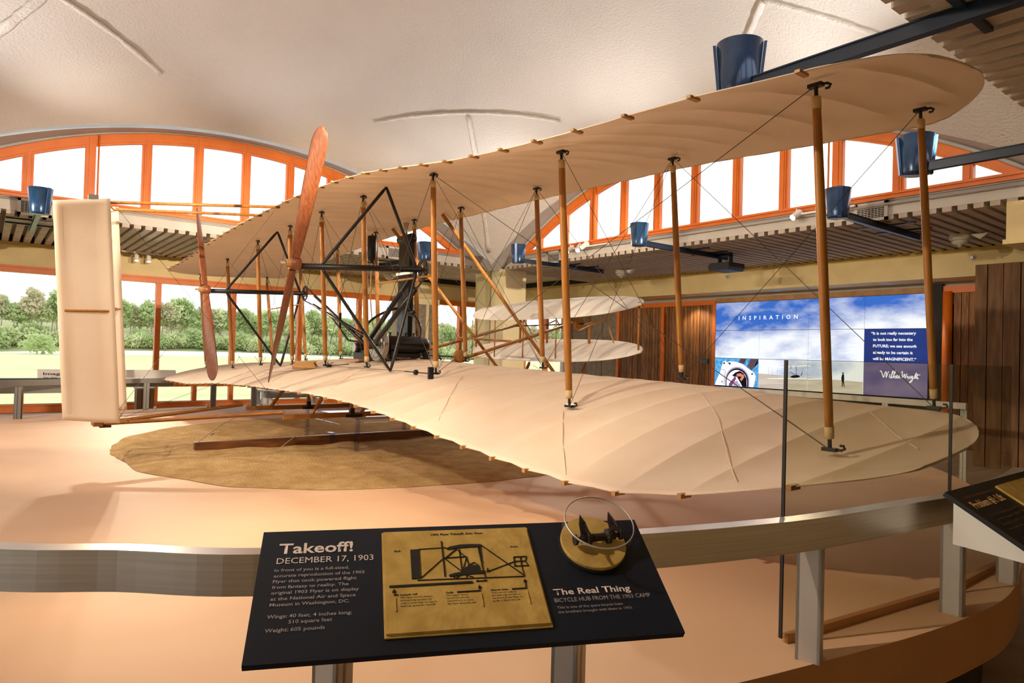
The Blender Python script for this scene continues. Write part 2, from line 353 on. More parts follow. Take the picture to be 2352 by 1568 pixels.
# ---- four sides of the inner square: arched clerestories, grey fascias, ribbed soffits
HS = 6.45
def zarch(s): return 4.2 - (9.4 - math.sqrt(max(0, 9.4 ** 2 - s * s)))
def ebump(t): return math.sqrt(10.75 ** 2 - t * t) - 10.75
SILL = 2.54
SIDES = {'west': ((-14.57, 4.2), (0, 1), (1, 0), 1), 'north': ((-8.14, 10.7), (1, 0), (0, -1), 2), 'east': ((-1.85, 4.2), (0, -1), (-1, 0), 3), 'south': ((-8.14, -2.3), (-1, 0), (0, 1), 4)}
def side_frame(name):
    (ox, oy), t, n, k = SIDES[name]
    def P(s, d, z): return (ox + t[0] * s + n[0] * d, oy + t[1] * s + n[1] * d, z)
    return P
def sbox(m, P, s0, s1, d0, d1, z0, z1):
    v = [P(s, d, z) for z in (z0, z1) for d in (d0, d1) for s in (s0, s1)]
    return m.add(v, [(0, 2, 3, 1), (4, 5, 7, 6), (0, 1, 5, 4), (2, 6, 7, 3), (0, 4, 6, 2), (1, 3, 7, 5)])
def strip(m, P, S, lo, hi, d0, d1):               # a band between two curves over S, with thickness d0..d1
    n = len(S); v = []
    for s in S: v += [P(s, d0, lo(s)), P(s, d0, hi(s)), P(s, d1, hi(s)), P(s, d1, lo(s))]
    f = [(i * 4 + a, i * 4 + (a + 1) % 4, i * 4 + 4 + (a + 1) % 4, i * 4 + 4 + a) for i in range(n - 1) for a in range(4)]
    f += [(0, 1, 2, 3), (4 * n - 4, 4 * n - 1, 4 * n - 2, 4 * n - 3)]
    return m.add(v, f)
MULL = [k * .925 for k in range(-5, 6)]
def clerestory(name):
    P = side_frame(name); k = SIDES[name][3]
    w = struct('window_%d' % k)
    S = [-5.30 + 10.6 * i / 60 for i in range(61)]
    m = MB(); strip(m, P, S, lambda s: max(SILL, zarch(s) - .17), lambda s: max(SILL + .02, zarch(s)), -.10, .02)
    m.build('arch_frame', 'orange_paint', w)
    m = MB(); sbox(m, P, -5.45, 5.45, -.10, .05, SILL - .07, SILL); sbox(m, P, -5.45, 5.45, .0, .09, SILL - .015, SILL + .02); m.build('window_sill', 'orange_paint', w)
    for i, s in enumerate(MULL):
        hw = .075 if abs(abs(s) - 2.775) < .01 else .047
        m = MB(); sbox(m, P, s - hw, s + hw, -.10, .015, SILL, zarch(s) - .1)
        sbox(m, P, s - hw * .35, s + hw * .35, .015, .03, SILL, zarch(s) - .02); m.build('mullion', 'orange_paint', w)
        if hw > .06:
            sg = 1 if s < 0 else -1
            MB().tube([P(s + .12 * (1 if s < 0 else -1), .05, SILL), P(s + .12 * (1 if s < 0 else -1), .05, zarch(s))], .016, 8).build('drain_pipe', 'orange_paint', w, smooth=True)
    ed = [-5.25] + MULL + [5.25]
    for a, b in zip(ed, ed[1:]):
        S2 = [a + (b - a) * i / 6 for i in range(7)]
        m = MB(); strip(m, P, S2, lambda s: SILL - .01, lambda s: max(SILL, zarch(s) - .12), -.055, -.048); m.build('pane', 'window_glass', w)
        if abs(a) < 5.2 and abs(b) < 5.2:          # the narrow sash round each pane
            m = MB(); strip(m, P, S2, lambda s: zarch(s) - .21, lambda s: zarch(s) - .165, -.08, .005); sbox(m, P, a + .05, a + .085, -.08, .0, SILL, zarch(a) - .16); sbox(m, P, b - .085, b - .05, -.08, .0, SILL, zarch(b) - .16)
            sbox(m, P, a + .05, b - .05, -.08, .0, SILL, SILL + .035); m.build('sash', 'orange_paint', w)
    # the grey edge beam of the shell above the arch
    S = [-6.2 + 12.4 * i / 70 for i in range(71)]
    m = MB(); m.grid([[P(s, .32, 4.2 + ebump(s)) for s in S], [P(s, .12, 4.195 + ebump(s) + (zarch(max(-5.33, min(5.33, s))) - 4.2 - ebump(max(-5.33, min(5.33, s)))) * .55) for s in S], [P(s, -.12, max(2.3, zarch(s)) + .005) for s in S], [P(s, -.12, 4.6 + ebump(s)) for s in S]])
    m.build('edge_beam', 'grey_band', w)
    MB().tube([P(s, .04, max(2.35, zarch(s)) + .015) for s in S if abs(s) < 5.35], .03, 8).build('arch_conduit', 'grey_paint', w, smooth=True)
    # fascia below the sill
    f = struct('trim_%d' % k)
    m = MB(); sbox(m, P, -HS, HS, -.25, 0, 2.45, 2.56); sbox(m, P, -HS, HS, -.25, -.03, 2.425, 2.46); m.build('upper_fascia', 'grey_paint', f)
    m = MB(); sbox(m, P, -HS, HS, -.25, 0, 2.235, 2.43); m.build('lower_fascia', 'pale_fascia', f)
    if name in ('north', 'east'): MB().tube([P(-HS, .03, 2.395), P(HS, .03, 2.395)], .026, 8).build('conduit', 'grey_paint', f, smooth=True)
    else: MB().tube([P(-HS, .02, 2.42), P(HS, .02, 2.42)], .012, 8).build('conduit', 'grey_paint', f, smooth=True)
for n_ in SIDES: clerestory(n_)
# ---- ribbed concrete soffits round the inner square; every rib is a piece
def soffit(name, x0, x1, y0, y1, axis, first, step, n, zlo=2.165):
    r = struct('ceiling_' + name)
    e = .2; MB().bx(x0 + (e if name == 'east' else 0), x1 - (e if name == 'west' else 0), y0 + (e if name == 'north' else 0), y1 - (e if name == 'south' else 0), 2.325, 2.42).build('soffit_slab', 'concrete_rib', r)
    w = step - .074
    proto = None
    for k in range(n):
        a = first + k * step
        if proto is None:
            m = MB()
            if axis == 'y': m.bx(a, a + w, y0, y1, zlo, 2.33)
            else: m.bx(x0, x1, a, a + w, zlo, 2.33)
            proto = m.build('slat', 'concrete_rib', r); base = a
        else: dup(proto, r, (a - base, 0, 0) if axis == 'y' else (0, a - base, 0))
soffit('north', -18.8, 2.6, 10.706, 14.27, 'y', -7.15 - .1943 * 38, .1943, 68)
soffit('west', -18.72, -14.576, -2.3, 10.7, 'x', 2.363 - .1950 * 24, .1950, 67)
soffit('east', -1.844, 2.6, -2.3, 10.7, 'x', 2.35 - .1950 * 24, .1950, 67)
soffit('south', -18.8, 2.6, -7.2, -2.306, 'y', -16.0, .3, 58)
# ---- the plaster shell
def ceil_z(x, y): return 4.2 + ebump(x + 8.21) + ebump(y - 4.2) - ebump(6.15)
def build_ceiling():
    G = [[(x, y, ceil_z(x, y)) for x in np.linspace(-14.27, -2.15, 49)] for y in np.linspace(-1.98, 10.4, 49)]
    c = MB().grid(G).build('ceiling', 'plaster', smooth=True, kind='structure')
    def ribl(pts, w=.06):
        n = 20; v = []
        P = [Vector((a[0] + (b[0] - a[0]) * j / n, a[1] + (b[1] - a[1]) * j / n, 0)) for a, b in zip(pts, pts[1:]) for j in range(n)] + [Vector((pts[-1][0], pts[-1][1], 0))]
        MB().tube([(p.x, p.y, ceil_z(p.x, p.y) - .012 + random.uniform(-.008, .008)) for p in P], [w * random.uniform(.8, 1.15) for p in P], 7, ry=.03).build('plastered_conduit', 'plaster_rib', c, smooth=True)
    ribl([(-14.1, 10.15), (-11.67, 7.76)]); ribl([(-13.05, 6.33), (-11.67, 7.76), (-10.3, 9.1)])
    ribl([(-11.6, .55), (-13.2, 2.28)]); ribl([(-11.4, .75), (-12.5, -.1)], .09)
    ribl([(-5.2, 8.25), (-6.2, 9.2)]); ribl([(-5.2, 8.25), (-3.9, 8.9)])
build_ceiling()
# ---- corner pillars: two cream blades with a slot between
def pillar(cx, cy, sx, sy):
    p = struct('pillar')
    a = MB(); a.bx(min(cx - sx * 1.05, cx - sx * .18), max(cx - sx * 1.05, cx - sx * .18), min(cy + sy * .10, cy + sy * .62), max(cy + sy * .10, cy + sy * .62), FL, 2.17)
    a.bx(min(cx - sx * .80, cx - sx * .18), max(cx - sx * .80, cx - sx * .18), min(cy - sy * .02, cy + sy * .3), max(cy - sy * .02, cy + sy * .3), FL, 2.30); a.build('pillar_blade', 'pillar_cream', p)
    b = MB(); b.bx(min(cx - sx * .02, cx + sx * .55), max(cx - sx * .02, cx + sx * .55), min(cy - sy * .10, cy + sy * .62), max(cy - sy * .10, cy + sy * .62), FL, 2.17)
    b.build('pillar_blade', 'pillar_cream', p)
    MB().bx(cx - .45, cx + .35, cy - .15, cy + .4, 2.17, 2.34).build('capital', 'pale_fascia', p)
pillar(-14.57, 10.72, 1, 1)
p_ = struct('pillar')
MB().bx(-3.03, -1.5, 10.55, 11.3, 1.64, 2.16).build('pillar_head', 'cream_paint', p_); MB().bx(-3.06, -1.5, 10.52, 11.3, 1.60, 1.66).build('head_trim', 'cream_paint', p_)
MB().bx(-2.4, -1.5, 11.0, 11.3, FL, 1.62).build('pillar_blade', 'pillar_cream', p_)
# ---- deep cream beams over the windows
def beam(name, x0, x1, y0, y1, axis):
    b = struct(name)
    MB().bx(x0, x1, y0, y1, 1.64, 2.13).build('beam_face', 'cream_paint', b)
    e = .02
    if axis == 'y': MB().bx(x0, x1, y0 - .03, y1, 2.166, 2.5).build('added_closure', 'black_base', b)  # added black strip: blocks daylight leaks and darkens the groove ends
    else: MB().bx(x0, x1 + .03, y0, y1, 2.166, 2.5).build('added_closure', 'black_base', b)
    if axis == 'y': MB().bx(x0, x1, y0 - e, y0 + .05, 2.09, 2.165).build('beam_trim', 'cream_trim', b)
    else: MB().bx(x1 - .05, x1 + e, y0, y1, 2.09, 2.165).build('beam_trim', 'cream_trim', b)
    return b
bn = beam('beam_north', -18.9, 2.6, 14.3, 14.55, 'y'); MB().bx(-18.9, 2.6, 14.55, 15.4, 1.64, 1.75).build('beam_soffit', 'cream_paint', bn); MB().bx(-18.9, 2.6, 15.14, 15.5, 1.2, 1.66).build('beam_return', 'grey_paint', bn)
beam('beam_west', -19.0, -18.75, -7.2, 15.3, 'x')
MB().bx(2.5, 2.7, -7.2, 15.3, FL, 2.3).build('wall_east', 'cream_paint', kind='structure')
def south_fill_windows():  # unseen glazed wall, put in for fill daylight from behind the camera
    w = struct('window_7'); Y = -7.15
    MB().bx(-19, 2.6, Y - .12, Y + .06, 1.49, 2.3).build('head_frame', 'orange_paint', w); MB().bx(-19, 2.6, Y - .12, Y + .03, -1.10, -.97).build('transom', 'orange_paint', w); MB().bx(-19, 2.6, Y - .12, Y + .06, FL, -1.47).build('bottom_rail', 'orange_paint', w)
    xs = [-18.9 + 1.79 * k for k in range(13)]
    for x in xs: MB().bx(x - .06, x + .06, Y - .12, Y + .05, -1.48, 1.5).build('mullion', 'orange_paint', w)
    for a, b in zip(xs, xs[1:]):
        MB().bx(a + .05, b - .05, Y - .05, Y - .042, -.98, 1.5).build('pane', 'window_glass', w); MB().bx(a + .05, b - .05, Y - .05, Y - .042, -1.48, -1.09).build('pane', 'window_glass', w)
south_fill_windows()
# ---- west window wall
def west_windows():
    w = struct('window_5'); X = -18.8
    MB().bx(X - .12, X + .06, -7, 15.2, 1.49, 1.64).build('head_frame', 'orange_paint', w)
    MB().bx(X - .12, X + .10, -7, 15.2, 1.60, 1.645).build('head_bead', 'orange_paint', w)
    MB().bx(X - .12, X + .03, -7, 15.2, -1.10, -.97).build('transom', 'orange_paint', w)
    MB().bx(X - .12, X + .06, -7, 15.2, FL, -1.47).build('bottom_rail', 'orange_paint', w)
    MB().bx(X - .12, X + .10, -7, 15.2, -1.50, -1.47).build('bottom_bead', 'orange_paint', w)
    ys = [3.39 + 1.81 * k for k in range(-6, 7)]
    for y in ys: MB().bx(X - .12, X + .05, y - .06, y + .06, -1.0, 1.5).build('mullion', 'orange_paint', w)
    ya = [3.39 + .905 * k for k in range(-12, 14)]
    for y in ya: MB().bx(X - .10, X + .04, y - .055, y + .055, -1.48, -1.08).build('low_mullion', 'orange_paint', w)
    for a, b in zip(ys, ys[1:]): MB().bx(X - .05, X - .042, a + .05, b - .05, -.98, 1.5).build('pane', 'window_glass', w)
    for a, b in zip(ya, ya[1:]): MB().bx(X - .05, X - .042, a + .05, b - .05, -1.48, -1.09).build('pane', 'window_glass', w)
west_windows()
def column(x0, x1, y0, y1, z1, mt='pebble_concrete'):
    return MB().bx(x0, x1, y0, y1, FL, z1).build('column', mt, kind='structure')
column(-18.5, -18.2, 9.75, 10.12, 1.62)
c_ = struct('column'); MB().bx(-18.5, -18.1, 10.45, 10.70, FL, 1.40).build('column_shaft', 'concrete', c_); MB().bx(-18.5, -18.08, 10.70, 10.80, FL, 1.55).build('column_post', 'pillar_cream', c_); MB().bx(-18.5, -18.1, 10.80, 11.12, FL, 1.40).build('column_shaft', 'concrete', c_); MB().bx(-18.52, -18.06, 10.40, 11.16, 1.40, 1.58).build('column_cap', 'pillar_cream', c_)
# ---- north wall: window, concrete, planks, screen recess
def north_wall():
    Y = 15.1
    w = struct('window_6')
    for x in (-18.75, -17.55, -16.3): MB().bx(x - .07, x + .07, Y - .05, Y + .1, FL, 1.3).build('mullion', 'orange_paint', w)
    MB().bx(-18.8, -16.2, Y - .05, Y + .1, FL, -1.2).build('bottom_rail', 'orange_paint', w)
    for a, b in ((-18.7, -17.6), (-17.5, -16.35)): MB().bx(a, b, Y + .02, Y + .03, -1.25, 1.3).build('pane', 'window_glass', w)
    MB().bx(-16.62, -16.48, Y - .12, Y + .1, FL, 1.3).build('jamb', 'white_steel', w)
    c = struct('wall_north_concrete')
    for i in range(2):                             # board-marked concrete in two lifts
        for j, (a, b) in enumerate(((-16.25, -15.55), (-15.53, -14.85), (-14.83, -14.2))):
            z0 = FL + i * 1.55; MB().bx(a, b, Y + .0, Y + .3, z0, z0 + 1.53 + (.2 if i else 0)).build('concrete_panel', 'concrete', c)
    MB().bx(-16.25, -14.2, Y + .03, Y + .3, FL, 1.6).build('joint_backing', 'concrete', c)
    MB().bx(-19.0, -18.86, Y - .3, Y + .2, FL, 1.4).build('column', 'concrete', kind='structure')
    p = struct('wall_north')
    MB().bx(-14.2, -10.7, Y + .05, Y + .3, FL, 1.55).build('backing', 'black_base', p)
    def planks(x0, x1, n, z1, y=Y):
        wd = (x1 - x0) / n
        for k in range(n):
            dy = random.choice((0, .006, .012))
            MB().bx(x0 + k * wd + .006, x0 + (k + 1) * wd - .006, y + dy, y + .06, FL, z1).build('plank', random.choice(('plank_wood', 'plank_wood', 'plank_wood_dark')), p)
    planks(-14.12, -12.52, 15, 1.40); planks(-12.36, -10.80, 15, 1.40)
    for x in (-14.2, -12.50, -10.79): MB().bx(x, x + .10, Y - .04, Y + .08, FL, 1.42).build('orange_post', 'orange_paint', p)
    MB().bx(-14.2, -10.69, Y - .06, Y + .1, 1.40, 1.52).build('orange_head', 'orange_paint', p)
    # frame round the screens and the strip of planks beyond them
    MB().bx(-10.69, -5.60, Y - .03, Y + .2, 1.44, 1.56).build('screen_head', 'light_wood', p)
    MB().bx(-10.69, -5.60, Y + .08, Y + .3, FL, 1.5).build('screen_backing', 'black_base', p)
    MB().bx(-5.60, -5.36, Y - .10, Y + .3, FL, 1.6).build('dark_reveal', 'black_base', p)
    MB().tube([(-5.28, Y - .05, FL), (-5.28, Y - .05, 1.45)], .09, 10).build('orange_downpipe', 'orange_paint', p, smooth=True)
    MB().bx(-5.6, -1.2, Y - .06, Y + .1, 1.42, 1.56).build('orange_head', 'orange_paint', p)
    MB().bx(-5.5, 2.6, Y + .05, Y + .3, FL, 1.55).build('backing', 'black_base', p)
    planks(-5.19, -3.6, 12, 1.42)
    q = struct('wall_northeast')                   # broad planks nearest the visitor
    xs = [-4.13, -3.95, -3.73, -3.50, -3.28, -3.06, -2.85, -2.62, -2.4]
    for a, b in zip(xs, xs[1:]): MB().bx(a + .006, b - .006, 12.9 + random.choice((0, .01, .015)), 12.97, FL, 1.66).build('plank', 'wide_plank', q)
    MB().bx(-4.12, -2.4, 12.95, 13.2, FL, 1.66).build('backing', 'plank_wood_dark', q)
north_wall()
# ---- outdoors: field, road, wooded hill
def outdoors():
    MB().bx(-120, -19.1, -150, 260, FL - .45, FL - .35).build('field', 'grass', kind='structure')
    MB().bx(-20.6, -19.0, -40, 60, FL - .36, FL - .30).build('planting_strip', 'dry_strip', kind='structure')
    MB().bx(-18.9, 60, 15.5, 260, FL - .45, FL - .35).build('field', 'grass', kind='structure')
    MB().bx(-19.1, 60, -150, -7.4, FL - .45, FL - .35).build('field', 'grass', kind='structure')
    MB().bx(-128, -119, -150, 260, FL - .42, FL - .33).build('road', 'road', kind='structure')
    G = []
    for i in range(16):
        x = -128 - i * 6
        G.append([(x, y, FL - .4 + 7.6 * (1 - math.exp(-i * .20)) + .7 * math.sin(y * .05 + i)) for y in range(-150, 280, 10)])
    MB().grid(G).build('hill', 'hill_ground', smooth=True, kind='structure')
outdoors()
# ---- trees
def hill_z(x, y):
    i = max(0, (-128 - x) / 6); return FL - .4 + 7.6 * (1 - math.exp(-i * .20)) + .7 * math.sin(y * .05 + i) if i > 0 else FL - .4
def crown_mesh(pads, tuft, n, seed):
    rnd = random.Random(seed); m = MB()
    for (cx, cy_, cz, rx, rz) in pads:
        for _ in range(n):
            while True:
                a = Vector((rnd.uniform(-1, 1), rnd.uniform(-1, 1), rnd.uniform(-1, 1)))
                if .35 < a.length < 1: break
            p = Vector((cx + a.x * rx, cy_ + a.y * rx, cz + a.z * rz))
            d = Vector((rnd.uniform(-1, 1), rnd.uniform(-1, 1), rnd.uniform(-.1, 1))).normalized(); e = d.cross(Vector((rnd.uniform(-1, 1), rnd.uniform(-1, 1), rnd.uniform(-1, 1)))).normalized()
            L = tuft * rnd.uniform(.7, 1.4); w = L * .45
            m.add([p - d * L * .5 - e * w * .3, p - e * w * .55, p + d * L * .5, p + e * w * .55], [(0, 1, 2, 3)])
    return m
def tree_proto(i, seed, mt):
    rnd = random.Random(seed)
    r = bpy.data.objects.new('pine_tree', None); COL.objects.link(r)
    h = rnd.uniform(7.6, 9.2); pads = []
    for k in range(9):
        t = k / 8; a = rnd.uniform(0, 6.28); rr = rnd.uniform(.4, 1.7) * (1 - .65 * t); pads.append((math.cos(a) * rr, math.sin(a) * rr, h * (.58 + .39 * t), rnd.uniform(1.6, 2.5) * (1.05 - .5 * t), rnd.uniform(.6, 1.1)))
    crown_mesh(pads, .62, 110, seed).build('crown', mt, r, local=True)
    m = MB(); bend = rnd.uniform(-.5, .5)
    m.tube([(0, 0, 0), (bend * .3, 0, h * .3), (bend, .2, h * .65), (bend * .6, 0, h * .95)], [.17, .14, .09, .03], 6)
    for k in range(5):
        a = rnd.uniform(0, 6.28); z0 = h * rnd.uniform(.4, .7); L = rnd.uniform(.9, 1.7); m.tube([(bend * .7, 0, z0), (bend * .7 + math.cos(a) * L, math.sin(a) * L, z0 + L * .8)], [.06, .02], 5)
    m.build('trunk', 'bark_pale', r, local=True, smooth=True)
    return r
def shrub_proto(seed, mt):
    rnd = random.Random(seed); r = bpy.data.objects.new('shrub', None); COL.objects.link(r)
    pads = [(rnd.uniform(-1, 1), rnd.uniform(-1, 1), rnd.uniform(.8, 2.3), rnd.uniform(.8, 1.3), rnd.uniform(.7, 1.0)) for _ in range(8)]
    crown_mesh(pads, .5, 70, seed).build('foliage', mt, r, local=True)
    MB().tube([(0, 0, 0), (.1, 0, 1.6)], [.1, .05], 6).build('stem', 'bark_pale', r, local=True)
    return r
def plant():
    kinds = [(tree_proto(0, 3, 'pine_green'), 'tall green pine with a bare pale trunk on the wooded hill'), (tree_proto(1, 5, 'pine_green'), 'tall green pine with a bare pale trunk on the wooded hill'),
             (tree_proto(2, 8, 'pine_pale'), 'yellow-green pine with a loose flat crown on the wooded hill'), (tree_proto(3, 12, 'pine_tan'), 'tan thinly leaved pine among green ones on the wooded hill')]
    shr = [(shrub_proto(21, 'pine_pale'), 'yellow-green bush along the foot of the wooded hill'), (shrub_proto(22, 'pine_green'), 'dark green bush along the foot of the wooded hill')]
    rnd = random.Random(11); used = set()
    def put(proto, lab, cat, grp, x, y, s, z=None):
        if id(proto) in used: o = copy_tree(proto)
        else: o = proto; used.add(id(proto))
        o.location = (x, y, (hill_z(x, y) if z is None else z) + ZO - .1); o.rotation_euler = (0, 0, rnd.uniform(0, 6.28)); o.scale = (s, s, s * rnd.uniform(.92, 1.08)); tag(o, lab, cat, grp)
    n = 0
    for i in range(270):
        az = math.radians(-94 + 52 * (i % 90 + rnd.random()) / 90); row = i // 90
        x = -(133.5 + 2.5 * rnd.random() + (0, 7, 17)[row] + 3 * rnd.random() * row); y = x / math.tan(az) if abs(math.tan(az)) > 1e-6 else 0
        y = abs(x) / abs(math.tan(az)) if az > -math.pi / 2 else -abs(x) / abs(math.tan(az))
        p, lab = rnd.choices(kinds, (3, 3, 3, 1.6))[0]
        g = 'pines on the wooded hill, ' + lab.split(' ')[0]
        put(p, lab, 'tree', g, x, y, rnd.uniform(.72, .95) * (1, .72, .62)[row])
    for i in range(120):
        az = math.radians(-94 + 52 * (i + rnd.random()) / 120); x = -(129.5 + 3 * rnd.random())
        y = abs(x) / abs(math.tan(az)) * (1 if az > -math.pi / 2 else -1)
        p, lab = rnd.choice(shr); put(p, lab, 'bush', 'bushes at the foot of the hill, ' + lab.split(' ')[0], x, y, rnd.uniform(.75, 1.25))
    o = copy_tree(shr[1][0]); o.scale = (1.15, 1.15, 1.0); o.location = (-112, 5.6, FL - .4 + ZO); tag(o, 'lone round green bush standing out on the grass at far left', 'bush')
plant()
# ================================================================== THE AIRCRAFT
PLANE = thing('biplane', (-7.83, 3.6, -.78), 'full-sized cream fabric biplane with wooden struts and twin pusher propellers', 'airplane')
UR = smooth_interp([(-13.6, 1.31), (-11.84, 1.428), (-10.26, 1.554), (-8.92, 1.599), (-7.85, 1.628), (-6.71, 1.629), (-5.28, 1.585), (-3.54, 1.417), (-1.68, 1.34)], .5)
UF = smooth_interp([(-13.63, 1.36), (-11.84, 1.50), (-10.23, 1.613), (-8.89, 1.674), (-7.79, 1.70), (-6.69, 1.693), (-5.29, 1.677), (-3.56, 1.62), (-1.70, 1.524)], .5)
UT = smooth_interp([(-13.9, 1.26), (-12.9, 1.293), (-12.16, 1.319), (-11.77, 1.331), (-10.9, 1.404), (-10.3, 1.448), (-9.67, 1.479), (-9.05, 1.505), (-8.2, 1.525), (-6.97, 1.534), (-6.05, 1.512), (-5.33, 1.468), (-4.68, 1.383), (-4.01, 1.289), (-3.38, 1.23), (-2.72, 1.187), (-1.93, 1.154), (-1.47, 1.112)], .25)
LR = smooth_interp([(-13.5, -.432), (-11.82, -.385), (-10.36, -.292), (-9.03, -.244), (-7.9, -.217), (-6.77, -.203), (-5.34, -.224), (-3.53, -.361), (-1.66, -.435)], .5)
LF = smooth_interp([(-13.6, -.30), (-11.85, -.236), (-10.34, -.176), (-9.0, -.12), (-7.86, -.079), (-6.73, -.115), (-5.31, -.148), (-3.55, -.185), (-1.66, -.266)], .5)
LT = smooth_interp([(-13.2, -.62), (-12.36, -.609), (-11.56, -.606), (-11, -.578), (-10.06, -.518), (-9.43, -.491), (-8.44, -.463), (-7.8, -.45), (-6.37, -.431), (-5.42, -.449), (-4.79, -.496), (-4.0, -.57), (-3.13, -.644), (-2.55, -.669), (-2.19, -.639), (-1.78, -.562), (-1.325, -.47)], .25)
RIBS = [-1.5, -1.93, -2.33, -2.70] + [-3.04 - .3265 * k for k in range(33)]
XR, XL = -1.27, -14.02
def planform(x):
    yt, yl = 2.5, 4.64
    if x > -1.95: u = min(1, (x + 1.95) / (XR + 1.95)); yt = 2.5 + .85 * (1 - math.sqrt(max(0, 1 - u ** 2.6)))
    if x > -1.85: u = min(1, (x + 1.85) / (XR + 1.85)); yl = 4.64 - .75 * (1 - math.sqrt(max(0, 1 - u ** 2.4)))
    if x < -13.0: u = min(1, (-13.0 - x) / (-13.0 - XL)); yt = 2.5 + .9 * (1 - math.sqrt(max(0, 1 - u ** 2.2)))
    if x < -13.4: u = min(1, (-13.4 - x) / (-13.4 - XL)); yl = 4.64 - .7 * (1 - math.sqrt(max(0, 1 - u ** 2.2)))
    return yt, yl
def wing_z(x, y, T, R, F, yr, yf):
    a, b, c = T(x), R(x), F(x); y0 = 2.5
    return a * (y - yr) * (y - yf) / ((y0 - yr) * (y0 - yf)) + b * (y - y0) * (y - yf) / ((yr - y0) * (yr - yf)) + c * (y - y0) * (y - yr) / ((yf - y0) * (yf - yr)) - max(0, y - yf) ** 2 * .9
def wing(name, T, R, F, yr, yf, upper):
    xs = []
    rb = sorted(RIBS)
    for a, b in zip(rb, rb[1:]): xs += [a - .02, a - .006, a + .006, a + .02] + [a + (b - a) * q for q in (.3, .5, .7)]
    xs += [rb[-1] - .02, rb[-1] - .006, rb[-1] + .006, rb[-1] + .02]
    xs += [XR - d for d in (.0005, .004, .012, .03, .06, .1, .15)] + [XL + d for d in (.0005, .004, .012, .03, .06, .1, .16, .24)]
    xs = sorted(set(xs))
    rs = np.array(rb); NT = 18; G = []
    tt = [0, .02, .06, .12, .2, .28, .36, .44, .52, .6, .68, .76, .83, .89, .94, .975, .992, 1.0]
    top, bot = [], []
    for x in xs:
        yt, yl = planform(x); dr = float(np.abs(rs - x).min()); rib = max(0, 1 - dr / .021); sag = min(1, dr / .16)
        sc_ = .016 * sag if -13.7 < x < -1.6 else 0      # the cloth hollows between the rib ends
        yt2 = yt + sc_
        ct, cb = [], []
        for t in tt:
            y = yt2 + (yl - yt2) * t
            z = wing_z(x, y, T, R, F, yr, yf)
            th = (.006 + .050 * t ** .7) * (math.sqrt(max(0, 1 - ((t - .86) / .14) ** 2)) if t > .86 else 1)
            env = min(1, t * 8) * (1 if t < .95 else .3)
            edge_ = min(1, min(x - XL, XR - x) / .10); th *= math.sqrt(max(0, 1 - (1 - edge_) ** 2)) if edge_ < 1 else 1
            zt = z + (th if not upper else th + .03) if False else None
            if upper: zb, ztp = z + .028, z + .028 + th
            else: zb, ztp = z - .028 - th, z - .028
            mid = (zb + ztp) / 2
            sg2 = math.sin(min(1, dr / .165) * math.pi / 2) ** .8
            bump = .006 * rib * env - .013 * sg2 * env
            fr = 1 if t > .3 else t / .3
            ct.append((x, y, ztp + bump)); cb.append((x, y, zb - (.018 * rib * env * (1 if .34 < t < .88 else .12) if upper else .003 * rib * env) + .005 * sg2 * env))
        top.append(ct); bot.append(cb)
    m = MB(); loop = [c + d[::-1] for c, d in zip(top, bot)]
    m.grid(loop, closed=True); n = len(loop[0]); N = len(loop)
    m.f.append(tuple(range(n))); m.f.append(tuple((N - 1) * n + j for j in range(n))[::-1])
    w = m.build(name, 'muslin', PLANE, smooth=True)
    proto = None
    for x in RIBS:                                  # rib ends that stick out along the trailing edge
        if x < -13.75: continue
        yt, _ = planform(x); z = wing_z(x, yt, T, R, F, yr, yf) + (.031 if upper else -.031)
        q = MB().bx(x - .012, x + .012, yt - .024, yt + .05, z - .009 - (0 if upper else .004), z + .008 - (.004 if upper else 0)).build('rib_end', 'light_wood', w)
    return w
UW = wing('upper_wing', UT, UR, UF, 3.15, 4.385, True)
LW = wing('lower_wing', LT, LR, LF, 3.285, 4.55, False)
def lz(x, y): return wing_z(x, y, LT, LR, LF, 3.285, 4.55) - .024
def uz(x, y): return wing_z(x, y, UT, UR, UF, 3.15, 4.385) + .024
# seams of the bias-cut cloth
for pts in ([(-5.2, 3.48), (-4.67, 3.01), (-4.23, 2.62)], [(-3.53, 3.22), (-3.11, 2.84), (-2.72, 2.52)], [(-3.36, 4.44), (-2.49, 3.56), (-1.72, 2.62)], [(-1.96, 4.35), (-1.60, 3.89), (-1.40, 3.68)], [(-6.9, 3.3), (-6.2, 2.6)], [(-8.6, 3.2), (-7.95, 2.6)]):
    P = [Vector((a[0] + (b[0] - a[0]) * i / 10, a[1] + (b[1] - a[1]) * i / 10, 0)) for a, b in zip(pts, pts[1:]) for i in range(10)]
    MB().tube([(p.x, p.y, lz(p.x, p.y) - .004) for p in P], .0028, 6).build('seam', 'muslin', LW, smooth=True)
